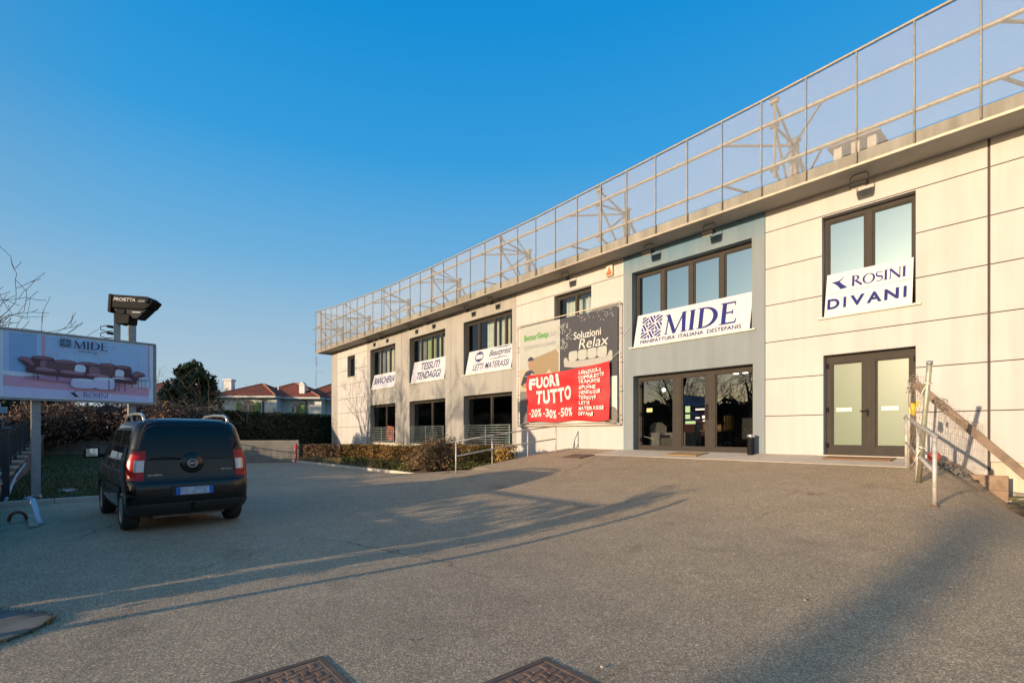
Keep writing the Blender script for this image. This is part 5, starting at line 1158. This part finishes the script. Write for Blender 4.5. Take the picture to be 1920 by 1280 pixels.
def wheel(x, sg):
    sy = sg*1.045
    t = MB(); t.lathe([(.19, sy*.62), (.26, sy*.605), (.30, sy*.62), (.318, sy*.66), (.318, sy*.78), (.30, sy*.815), (.25, sy*.825), (.205, sy*.81), (.20, sy*.70)], (x, 0, .318), 36, 'Y'); w_ = t.build("wheel", RUBBER, V, True, True)
    r_ = MB(); r_.lathe([(.001, sy*.795), (.05, sy*.80), (.055, sy*.785), (.06, sy*.76)], (x, 0, .318), 20, 'Y')
    r_.lathe([(.18, sy*.80), (.205, sy*.815), (.208, sy*.70), (.18, sy*.70)], (x, 0, .318), 32, 'Y')
    for k in range(5):
        for dd in (-.16, .16):
            a = k*2*math.pi/5; p0_ = (x+.045*math.cos(a+dd*2), sy*.785, .318+.045*math.sin(a+dd*2)); p1_ = (x+.19*math.cos(a+dd), sy*.795, .318+.19*math.sin(a+dd)); r_.bar(p0_, p1_, .028, .022, 0, (0, 1, 0))
    r_.build("rim", CHR, w_, False, True); d_ = MB(); d_.lathe([(.001, sy*.70), (.19, sy*.70), (.19, sy*.69)], (x, 0, .318), 20, 'Y'); d_.build("brake_disc", M("dark_iron", (.05, .045, .04), .7, .4), w_, False, True)
for x in (0, WB):
    for sy in (-1, 1): wheel(x, sy)
ub = MB(); ub.box(-.45, 2.9, -.5, .5, .2, .3); ub.tube([(-.40, -.52, .27), (-.40, .1, .27)], .075, 12); ub.build("underbody", M("underbody_metal", (.16, .145, .13), .7, .4, .25, 9), V, False, True)
# ---------------------------------------------------------------- signboard on two posts
BB = empty("signboard", (-15.8, -14.1, 0), "pink and blue advertising signboard with a sofa picture on two steel posts", "billboard")
bO = Vector((-15.64, -15.52, 2.34)); bU = Vector((-.34, 2.80, 0)).normalized(); bW = 2.86; bH = 1.55; bN = bU.cross(Vector((0, 0, 1)))
mb = MB(); c = bO+bU*bW/2+Vector((0, 0, bH/2))-bN*.075; mb.obb(c, bU*bW/2, bN*.07, (0, 0, bH/2)); mb.build("case", STEELG, BB)
mb = MB()
for z in (-.02, bH-.02): mb.obb(bO+bU*bW/2+Vector((0, 0, z+.02))-bN*.06, bU*(bW/2+.03), bN*.085, (0, 0, .024))
for x in (-.015, bW+.015): mb.obb(bO+bU*x+Vector((0, 0, bH/2))-bN*.06, bU*.022, bN*.08, (0, 0, bH/2-.03))
mb.build("frame", STEELG, BB)
F = Face(bO, bU, (0, 0, 1)); F.lay = .001
BS = [flat("sky_blue_print", (.38, .63, .92)), flat("rose_print", (.62, .36, .52)), flat("plum_print", (.11, .05, .07)), flat("mauve_print", (.27, .15, .20)), flat("pale_print", (.66, .78, .93)), flat("black_print", (.02, .02, .035)), flat("blue_grey_panel", (.27, .48, .78)), flat("lilac_print", (.58, .62, .90)), flat("rug_print", (.42, .24, .40)), flat("rosewood_print", (.17, .085, .11)), flat("blush_print", (.40, .25, .33))]
F.rect(.03, .03, bW-.03, bH-.03, 4); F.rect(.08, .55, bW-.12, bH-.05, 0); F.rect(.08, .05, bW-.12, .30, 7); F.poly([(.08, .28), (bW-.12, .18), (bW-.12, .40), (.08, .60)], 1); F.poly([(.08, .52), (.9, .5), (.9, .56), (.08, .62)], 4)
for x, w_, m_ in ((.15, .02, 7), (.17, .45, 6), (.70, .06, 1), (1.58, .012, 7), (2.45, .02, 7), (2.72, .03, 1)): F.rect(x, .62, x+w_, bH-.06, m_)
for i in range(60):
    x, y = .78+g.random()*1.3, .85+g.random()*.6; F.ell(x, y, .012+.012*g.random(), .02, 7 if i % 3 else 1, 6)
F.ell(1.45, .50, 1.05, .07, 8, 30)
for x in (.62, .95, 1.45, 2.0, 2.36): F.stroke([(x, .60-.045*(x-.6)), (x+.02, .47-.045*(x-.6))], .016, 5)
bt_ = lambda x: .70-.062*(x-.5)          # front edge of the seat
tops = [(.52, .92, .99, 2), (.90, 1.32, .95, 9), (1.30, 1.72, .95, 2), (1.70, 2.06, .97, 9), (2.02, 2.36, .95, 2)]
for x0, x1, h_, m_ in tops:
    F.poly(rounded([(x0, bt_(x0)+.02), (x1, bt_(x1)+.02), (x1+.01, h_-.05*x0*.4+.005), ((x0+x1)/2, h_-.05*x0*.4+.03), (x0-.01, h_-.05*x0*.4)]), m_)
    F.poly(rounded([(x0+.03, h_-.05*x0*.4-.045), (x1-.03, h_-.05*x0*.4-.045), (x1-.05, h_-.05*x0*.4+.01), (x0+.05, h_-.05*x0*.4+.01)]), 3)
for x0, x1, m_ in ((.66, .9, 3), (.76, .98, 9), (1.52, 1.76, 3), (1.94, 2.14, 9)): F.poly(rounded([(x0, bt_(x0)+.04), (x1, bt_(x1)+.04), (x1-.03, bt_(x1)+.22), (x0+.02, bt_(x0)+.23)]), m_)
for x0, x1 in ((1.26, 1.46), (2.02, 2.2)): F.poly(rounded([(x0, bt_(x0)+.03), (x1, bt_(x1)+.02), (x1+.02, bt_(x1)+.21), (x0+.03, bt_(x0)+.23)], 1), 4)
F.poly(rounded([(.44, .585), (2.46, .46), (2.48, .60), (2.44, .63), (.50, .745), (.44, .72)], 1), 2)
for i in range(4): x0, x1 = .50+i*.485, .975+i*.485; F.poly(rounded([(x0, bt_(x0)-.035), (x1, bt_(x1)-.035), (x1-.02, bt_(x1)+.045), (x0+.03, bt_(x0)+.05)]), 3); F.poly(rounded([(x0+.03, bt_(x0)+.005), (x1-.03, bt_(x1)+.005), (x1-.05, bt_(x1)+.042), (x0+.06, bt_(x0)+.045)]), 10)
F.poly(rounded([(.30, .88), (.36, .97), (.52, .93), (.60, .80), (.62, .70), (.50, .60), (.46, .60), (.44, .76)]), 2); F.poly(rounded([(.31, .89), (.37, .965), (.50, .93), (.585, .79), (.54, .76), (.44, .86)]), 3)
F.poly(rounded([(2.66, .70), (2.62, .78), (2.46, .82), (2.36, .72), (2.34, .60), (2.46, .50), (2.50, .64)]), 2); F.poly(rounded([(2.65, .71), (2.61, .775), (2.47, .80), (2.38, .70), (2.44, .66), (2.54, .72)]), 3)
for x, y, w_, h_ in ((1.2, .30, .48, .24), (1.6, .30, .44, .30)): F.poly(rounded([(x, y), (x+w_, y), (x+w_, y+h_), (x, y+h_)]), 7); F.poly(rounded([(x+.02, y+h_*.72), (x+w_-.02, y+h_*.72), (x+w_-.03, y+h_-.005), (x+.03, y+h_-.005)]), 4)
F.ell(2.1, .58, .13, .035, 4, 16); F.ell(2.1, .565, .12, .02, 2, 16)
for x in (1.9, 2.02, 2.1, 2.22): F.rect(x, .27, x+.016, .56, 2)
for x in (2.5, 2.57, 2.64, 2.74): F.rect(x, .36, x+.01, .62, 2)
F.ell(2.62, .64, .12, .02, 4, 14); F.ring(2.62, 1.05, .09, .11, .02, .02, 7, 16, 60, 300)
for x in (.55, .62, 2.2, 2.3): F.stroke([(x, .57), (x+.03, .47)], .012, 5)
woven_mark(F, 1.0, 1.25, .21, 5, 2); serif(F, "MIDE", 1.24, 1.25, .19, 5, 1.08, .03, 1.0); F.text("PRESENTA", 1.34, 1.165, .36, .03, 5)
swoosh(F, 1.17, .085, .17, 5); serif(F, "ROSINI", 1.42, .10, .105, 5, 1.1, .02, .9, 1.1)
F.build("artwork", BS, BB)
for x in (.62, 2.42):
    p = bO+bU*x-bN*.24; MB().bar((p.x, p.y, -.1), (p.x, p.y, 3.7 if x < 1 else 4.35), .16, .16, 0, (bU.x, bU.y, 0)).build("post", STEELG, BB)
# street projector on top of the right post
pp = bO+bU*2.42-bN*.24
PJ = empty("street_projector", (pp.x, pp.y, 4.35), "black boxy outdoor projector on the taller post above the signboard", "projector")
pd = Vector((.66, .75, 0)).normalized(); pd = (pd*1.0+Vector((0, 0, -.06))).normalized(); pu = Vector((.04, .05, 1)).normalized(); pu = (pu-pd*pu.dot(pd)).normalized(); pn = pd.cross(pu).normalized()
c0 = Vector((-16.12, -13.12, 4.88))
q = lambda a, b_, c_: c0+pd*a+pu*b_+pn*c_
prof = [(-.50, -.12), (-.50, .22), (.48, .21), (.64, .10), (.52, -.06), (.42, -.12)]
mb = MB(); mb.prism([q(a, b_, .17) for a, b_ in prof], -pn*.34); mb.prism([q(a, b_, .19) for a, b_ in ((-.51, -.24), (-.51, .225), (-.42, .225), (-.42, -.24))], -pn*.38); BD = mb.build("housing", BLACK, PJ, bevel=.015)
mb = MB(); mb.prism([q(a, b_, .14) for a, b_ in ((-.46, -.13), (.40, -.13), (.48, -.11), (.24, -.36), (.12, -.36), (.02, -.26), (-.30, -.24))], -pn*.28); mb.build("lower_housing", M("dark_blue_black", (.014, .018, .026), .6, spec=.12), PJ, bevel=.01)
mb = MB(); mb.prism([q(a, b_, .15) for a, b_ in ((-.36, -.25), (.04, -.27), (.02, -.50), (-.30, -.52))], -pn*.30); mb.prism([q(a, b_, .165) for a, b_ in ((-.30, -.14), (-.08, -.14), (-.08, -.27), (-.30, -.27))], -pn*.33); mb.build("yoke", BLACK, PJ, bevel=.01)
mb = MB(); cc = q(.50, .09, .16); mb.tube([cc, cc+pn*.03], [.065, .06], 16); mb.build("lens", VGL, PJ, True)
F = Face(q(-.38, .06, .171), pd, pu); F.text("PROIETTA", 0, 0, .56, .085, 0, .012, .2); F.text(".com", .62, 0, .18, .05, 0, 0, .1); F.rect(.5, -.28, .72, -.255, 0); F.build("lettering", [flat("light_grey_print", (.38, .38, .40))], BD)
EB = empty("cable_post", (-16.28, -13.42, 3.7), "grey cable post with looped black wires standing behind the signboard left of the projector", "post")
e0 = Vector((-16.33, -13.44, 3.7)); MB().box(e0.x-.07, e0.x+.07, e0.y-.07, e0.y+.07, 3.2, 4.66).build("post", M("zinc_post", (.30, .33, .33), .5, .3), EB)
for z in (4.30, 4.13):
    pts = [e0+Vector((-.03, -.09, z-3.7)), e0+Vector((-.05, -.22, z-3.68)), e0+Vector((-.05, -.33, z-3.72)), e0+Vector((-.05, -.33, z-3.79)), e0+Vector((-.04, -.22, z-3.83)), e0+Vector((-.03, -.08, z-3.80))]; mb = MB(); mb.tube(pts, .011, 6); mb.tube([e0+Vector((-.03, -.07, z-3.7)), e0+Vector((-.05, -.2, z-3.69))], .035, 8); mb.build("cable_loop", BLACK, EB, True)
# ---------------------------------------------------------------- ramp handrails, fence panel, boards
HR = empty("ramp_handrail", (-12.9, -3.3, .6), "thin grey handrail along the left edge of the ramp running to the shop wall", "handrail")
lp = [(-12.95, -5.2, .35), (-12.93, -3.75, .54), (-12.75, -2.3, .73), (-12.5, -1.15, .87)]
for i, (x, y, z) in enumerate(lp): MB().tube([(x, y, z-.12), (x, y, z+.96)], .024, 8).build("post", GALV, HR, True)
for dz in (.96, .50): MB().tube([(x, y, z+dz) for x, y, z in lp], .022, 8).build("rail", GALV, HR, True)
H2R = empty("stair_handrail", (-1.9, -2.7, .7), "scuffed grey tube handrail on the right ramp edge before the fence panel", "handrail")
rp = [(-1.46, -4.36, .47), (-1.95, -2.72, .68), (-2.38, -1.22, .87)]
for i, (x, y, z) in enumerate(rp):
    MB().tube([(x, y, z-.1), (x+(.02 if i == 1 else .0), y, z+1.03)], .03, 10).build("post", GALV, H2R, True); MB().box(x-.045, x+.045, y-.045, y+.045, z-.03, z+.012).build("base_plate", M("rusty_plate", (.14, .08, .05), .8), H2R)
MB().tube([(rp[0][0], rp[0][1]-.01, rp[0][2]+.97), (rp[0][0], rp[0][1]+.06, rp[0][2]+1.035)]+[(x, y+.03*(1 if i == 0 else 0), z+1.04) for i, (x, y, z) in enumerate(rp)][1:]+[(-2.42, -1.1, 1.88)], .033, 10).build("rail", GALV, H2R, True)
MB().tube([(x, y, z+.5) for x, y, z in rp], .026, 8).build("rail", GALV, H2R, True)
MB().tube([(-2.30, -1.5, .84), (-2.30, -1.5, 1.86)], .025, 8).build("post", GALV, H2R, True)
FP = empty("fence_panel", (-1.9, -2.6, .7), "leaning steel pole with a torn wire fence panel tied to it beside the double door", "fence")
MB().tube([(-1.92, -2.77, .64), (-1.62, -3.72, 2.68)], .038, 12).build("pole", M("greenish_zinc", (.34, .34, .26), .5, .4, .2, 10), FP, True)
MB().tube([(-1.62, -3.72, 2.68), (-1.615, -3.735, 2.72)], .045, 12).build("pole_cap", STEELG, FP, True)
MB().tube([(-2.28, -1.6, .8), (-2.2, -1.9, 2.55)], .022, 8).build("pole", GALV, FP, True)
WIRE = M("rusty_wire", (.34, .26, .19), .7, .3, .3, 9)
w_ = MB()
def wp_(u, v):   # curved sheet of wire from the pole back along the wall
    a = Vector((-2.2, -1.9, .85+1.68*v)); c_ = Vector((-1.32, -.22, .72+1.28*v-.25*v)); p = a.lerp(c_, u); p.z -= .30*math.sin(u*math.pi)*v*.6; p.y += .25*math.sin(u*math.pi); p.x += .02*math.sin(u*19+v*6); return p
for i in range(37): w_.tube([wp_(i/36, k/6) for k in range(7)], .0022, 3, 0, False)
for v in (0, .12, .3, .48, .66, .84, 1.0): w_.tube([wp_(i/18, v) for i in range(19)], .003 if v in (0, 1.0) else .0022, 3, 0, False)
w_.build("wire_mesh", WIRE, FP, fixn=False)
w_ = MB()
def wq(u, v):
    a = Vector((-2.2, -1.9, .85+1.72*v)); c_ = Vector((-1.66-.20*(1-v), -3.55+.55*(1-v), .80+1.72*v)); p = a.lerp(c_, u); p += Vector((.03*math.sin(v*14+u*5), .03*math.sin(v*11), .02*math.sin(u*12))); return p
for i in range(9): w_.tube([wq(i/8, k/12) for k in range(13)], .0028, 3, 0, False)
for k in range(13): w_.tube([wq(i/8, k/12) for i in range(9)], .0028, 3, 0, False)
for k in range(14):
    c_ = wq(.02+.25*g.random(), .86+.16*g.random()); pts = [c_+Vector((.08*math.cos(a*1.1), .08*math.sin(a*.9), .05*math.sin(a*1.7)+.01*a)) for a in range(0, 7)]; w_.tube(pts, .0035, 3, 0, False)
w_.build("wire_mesh", WIRE, FP, fixn=False)
q_ = MB()
for z in (.33, .85):
    p = Vector((-1.92, -2.77, .64)).lerp(Vector((-1.62, -3.72, 2.68)), z); q_.tube([p+Vector((.05*math.cos(a), .05*math.sin(a), .01*math.sin(a*2))) for a in [i*.7 for i in range(10)]], .012, 6); q_.tube([p, p+Vector((-.06, -.02, -.12)), p+Vector((-.1, .0, -.25))], .01, 5)
q_.build("tie", M("white_rag", (.6, .58, .52), .8), FP, True)
tg_ = MB(); tg_.prism([(-2.17, -2.02, 2.15), (-2.12, -2.05, 2.13), (-2.10, -2.06, 1.97), (-2.13, -2.04, 1.90), (-2.18, -2.01, 1.96)], (.02, .02, 0)); tg_.prism([(-2.05, -2.2, 2.17), (-2.02, -2.22, 2.16), (-2.03, -2.22, 2.05), (-2.06, -2.2, 2.06)], (.01, .01, 0)); tg_.build("warning_flag", M("yellow_plastic", (.62, .46, .02), .5), FP)
bm2 = MB(); a_, b_ = Vector((-2.42, -.16, 2.66)), Vector((-.35, -.42, .34)); bm2.bar(a_, b_, .05, .15, 0, (0, 0, 1))
tag(bm2.build("timber_beam", M("grey_brown_timber", (.20, .145, .105), .85, 0, .3, 5, .4, 30), None, bevel=.006), "long weathered timber beam leaning diagonally against the wall right of the double door", "beam")
for i, (z0, z1, lab) in enumerate(((.44, .73, "upper weathered plank of the pair holding the ramp edge below the leaning beam"), (.10, .436, "lower weathered plank of the pair holding the ramp edge below the leaning beam"))):
    tag(MB().box(-1.62, -.94, -.47-.004*i, -.42, z0, z1).build("plank", WOOD, None, bevel=.006), lab, "plank")
BALL = lambda c, r: MB().lathe([(max(.001, r*math.sin(R(a))), -r*math.cos(R(a))) for a in range(0, 181, 12)], c, 20)
def lamp_ball(label, c, r, mat):
    t = empty("warning_lamp", c, label, "warning lamp"); BALL(c, r).build("globe", mat, t, True); MB().box(c[0]-.06, c[0]+.06, c[1]-.06, c[1]+.06, c[2]-r-.03, c[2]-r*.8).build("base", BLACK, t)
lamp_ball("round red globe lamp lying at the ramp edge behind the handrail", (-2.03, -.62, 1.07), .115, M("red_globe", (.50, .06, .035), .25, 0, .12, 8))
lamp_ball("round brown globe lamp lying left of the red one by the door threshold", (-2.33, -.78, 1.02), .11, M("brown_globe", (.22, .10, .06), .5, 0, .25, 8))
rb = MB()
for _ in range(46):
    x, y = -2.25+g.random()*.75, -1.15+g.random()*.55; s_ = .03+.06*g.random(); rb.obb((x, y, gz(x, y)+.02), Vector((s_*1.6, g.gauss(0, s_*.6), 0)), Vector((g.gauss(0, .01), s_*.5, .01)), (0, 0, .012+.015*g.random()))
tag(rb.build("rubble", M("grey_rubble", (.17, .15, .13), .9, 0, .4, 5), None), "small heap of grey rubble and scraps under the globe lamps", "rubble", None, "stuff")
rb = MB()
for _ in range(70):
    x, y = -.88+g.random()*1.6, -.9+g.random()*.75; s_ = .04+.10*g.random(); rb.obb((x, y, .16+.08*g.random()+max(0, y+.6)*.3), Vector((s_*1.6, g.gauss(0, s_*.6), g.gauss(0, .02))), Vector((g.gauss(0, .02), s_*.6, .01)), (0, 0, .02+.03*g.random()), g.randrange(3))
tag(rb.build("debris", [M("mossy_debris", (.12, .11, .05), .9, 0, .4, 7), M("pale_debris", (.34, .30, .25), .9, 0, .3, 7), M("dark_debris", (.06, .055, .05), .9)], None), "mossy stones and scraps on the low ground right of the planks", "debris", None, "stuff")
tag(MB().box(-.9, 2.5, -1.1, .05, -.1, .17).build("ground_fill", SOIL, None), None, None, None, 'structure')
# ---------------------------------------------------------------- small things on the ground
AB = empty("ash_bin", (-5.93, -.3, 1.0), "black and steel cylindrical ash bin beside the right entrance pane", "bin")
MB().lathe([(.085, .96), (.09, .99), (.09, 1.42), (.08, 1.44)], (-5.93, -.3, 0), 22).build("drum", BLACK, AB, True); MB().lathe([(.095, 1.46), (.10, 1.48), (.10, 1.52), (.07, 1.54), (.02, 1.535)], (-5.93, -.3, 0), 22).build("lid", CHR, AB, True)
MB().lathe([(.03, 1.43), (.03, 1.47)], (-5.93, -.3, 0), 8).build("stem", STEELG, AB)
MAT_ = M("coir_mat", (.34, .22, .10), .95, 0, .25, 30, .5, 200)
tag(MB().prism([(-8.15, -.28, .988), (-7.15, -.28, .988), (-7.15, -1.0, .919), (-8.15, -1.0, .919)], (0, 0, .02)).build("doormat", MAT_, None), "tan coir doormat in front of the glazed entrance", "doormat", "doormats on the paving")
tag(MB().prism([(-4.1, -.2, .996), (-2.75, -.2, .996), (-2.75, -.7, .948), (-4.1, -.7, .948)], (0, 0, .018)).build("doormat", M("brown_mat", (.27, .15, .08), .95, 0, .25, 30, .5, 200), None), "long reddish brown doormat in front of the green double door", "doormat", "doormats on the paving")
IRON = M("rusty_cast_iron", (.23, .135, .085), .8, .1, .45, 6, .3, 60); IRON2 = M("worn_iron_rim", (.13, .09, .065), .75, .2, .35, 10)
def manhole(x0, y1, S, label):
    t = empty("manhole_cover", (x0+S/2, y1-S/2, 0), label, "manhole cover", "rusty square covers in the foreground asphalt")
    x1, y0 = x0+S, y1-S; w_ = .045
    f = MB(); f.box(x0, x1, y0, y0+w_, -.05, .0065); f.box(x0, x1, y1-w_, y1, -.05, .0065); f.box(x0, x0+w_, y0+w_, y1-w_, -.05, .0065); f.box(x1-w_, x1, y0+w_, y1-w_, -.05, .0065); f.build("frame", IRON2, t, bevel=.003)
    p = MB(); p.box(x0+w_+.006, x1-w_-.006, y0+w_+.006, y1-w_-.006, -.05, .003); n_ = 9; ce = (S-2*w_-.06)/n_
    for i in range(n_):
        for j in range(n_):
            cx, cy = x0+w_+.03+(i+.5)*ce, y0+w_+.03+(j+.5)*ce
            if (i+j) % 2 == 0: p.box(cx-ce*.46, cx+ce*.46, cy-ce*.2, cy+ce*.2, .0031, .0075)
            else: p.box(cx-ce*.2, cx+ce*.2, cy-ce*.46, cy+ce*.46, .0031, .0075)
    p.build("plate", IRON, t, bevel=.0015)
manhole(-3.47, -12.81, .80, "rusty square iron cover at the bottom of the picture, left of the pair")
manhole(-2.44, -11.65, .80, "rusty square iron cover at the bottom of the picture, right of the pair")
sl_ = Vector((0, 1, .128)).normalized(); c_ = Vector((-10.85, -1.82, gz(-10.85, -1.82)+.012)); mb = MB(); mb.obb(c_, (.42, 0, 0), sl_*.36, (0, -.0013, .010)); mb.obb(c_+Vector((0, 0, .012)), (.36, 0, 0), sl_*.30, (0, -.0006, .005))
tag(mb.build("manhole_cover", IRON2, None), "small dark cover on the upper ramp near the poster", "manhole cover")
HY = empty("fire_hydrant", (-27.8, -5.45, 0), "slim red hydrant post at the end of the grey retaining wall", "hydrant")
REDP = M("hydrant_red", (.36, .025, .03), .5, 0, .15, 6)
MB().lathe([(.09, 0), (.09, .08), (.055, .1), (.055, .72), (.08, .74), (.08, .9), (.05, 1.0), (.02, 1.04)], (-27.8, -5.45, 0), 14).build("column", REDP, HY, True)
q_ = MB(); q_.tube([(-27.93, -5.5, .8), (-27.67, -5.4, .8)], .05, 10); q_.build("outlet", REDP, HY, True); MB().tube([(-27.7, -5.53, .70), (-27.7, -5.53, .76)], .05, 8).build("cap", BAN, HY, True)
wi = MB(); wi.tube([(-10.0, -.04, 5.25), (-10.2, -.06, 5.05), (-10.36, -.07, 4.9)], .008, 4); wi.tube([(-16.0, -.04, 5.5), (-15.85, -.1, 5.3), (-15.7, -.13, 4.9)], .008, 4); 
tag(wi.build("guy_cords", BAN, None), "thin pale cords tying the banners beside the poster", "cords")
# stickers on the entrance glass
st = MB(); 
for x, z, w_, h_, m_ in ((-9.62, 2.28, .22, .13, 0), (-8.2, 2.22, .16, .2, 1), (-8.2, 2.02, .16, .14, 1), (-8.2, 1.86, .34, .09, 1)): st.box(x, x+w_, .268, .274, z, z+h_, m_)
for x, z, w_, h_ in ((-7.86, 2.28, .3, .05), (-7.86, 2.02, .14, .05), (-7.64, 2.02, .14, .09), (-7.62, 1.93, .12, .04)): st.box(x, x+w_, .268, .274, z, z+h_, 2)
o = st.build("sticker_set", [flat("yellow_note", (.45, .46, .2)), flat("green_note", (.22, .36, .2)), BAN], d1); 
# scattered bits on the asphalt
bt = MB()
for _ in range(34):
    x, y = -9+g.random()*8.5, -13+g.random()*9; s_ = .005+.007*g.random(); bt.obb((x, y, gz(x, y)+.012), Vector((s_, g.gauss(0, s_*.4), 0)), Vector((g.gauss(0, .004), s_*.6, 0)), (0, 0, s_*.4), g.randrange(3))
tag(bt.build("gravel_bits", [M("pale_stone", (.40, .37, .33), .8), M("dead_leaf", (.22, .13, .06), .8), M("dark_stone", (.09, .08, .075), .8)], None), "loose pale stones and leaf scraps scattered on the asphalt", "gravel", None, "stuff")
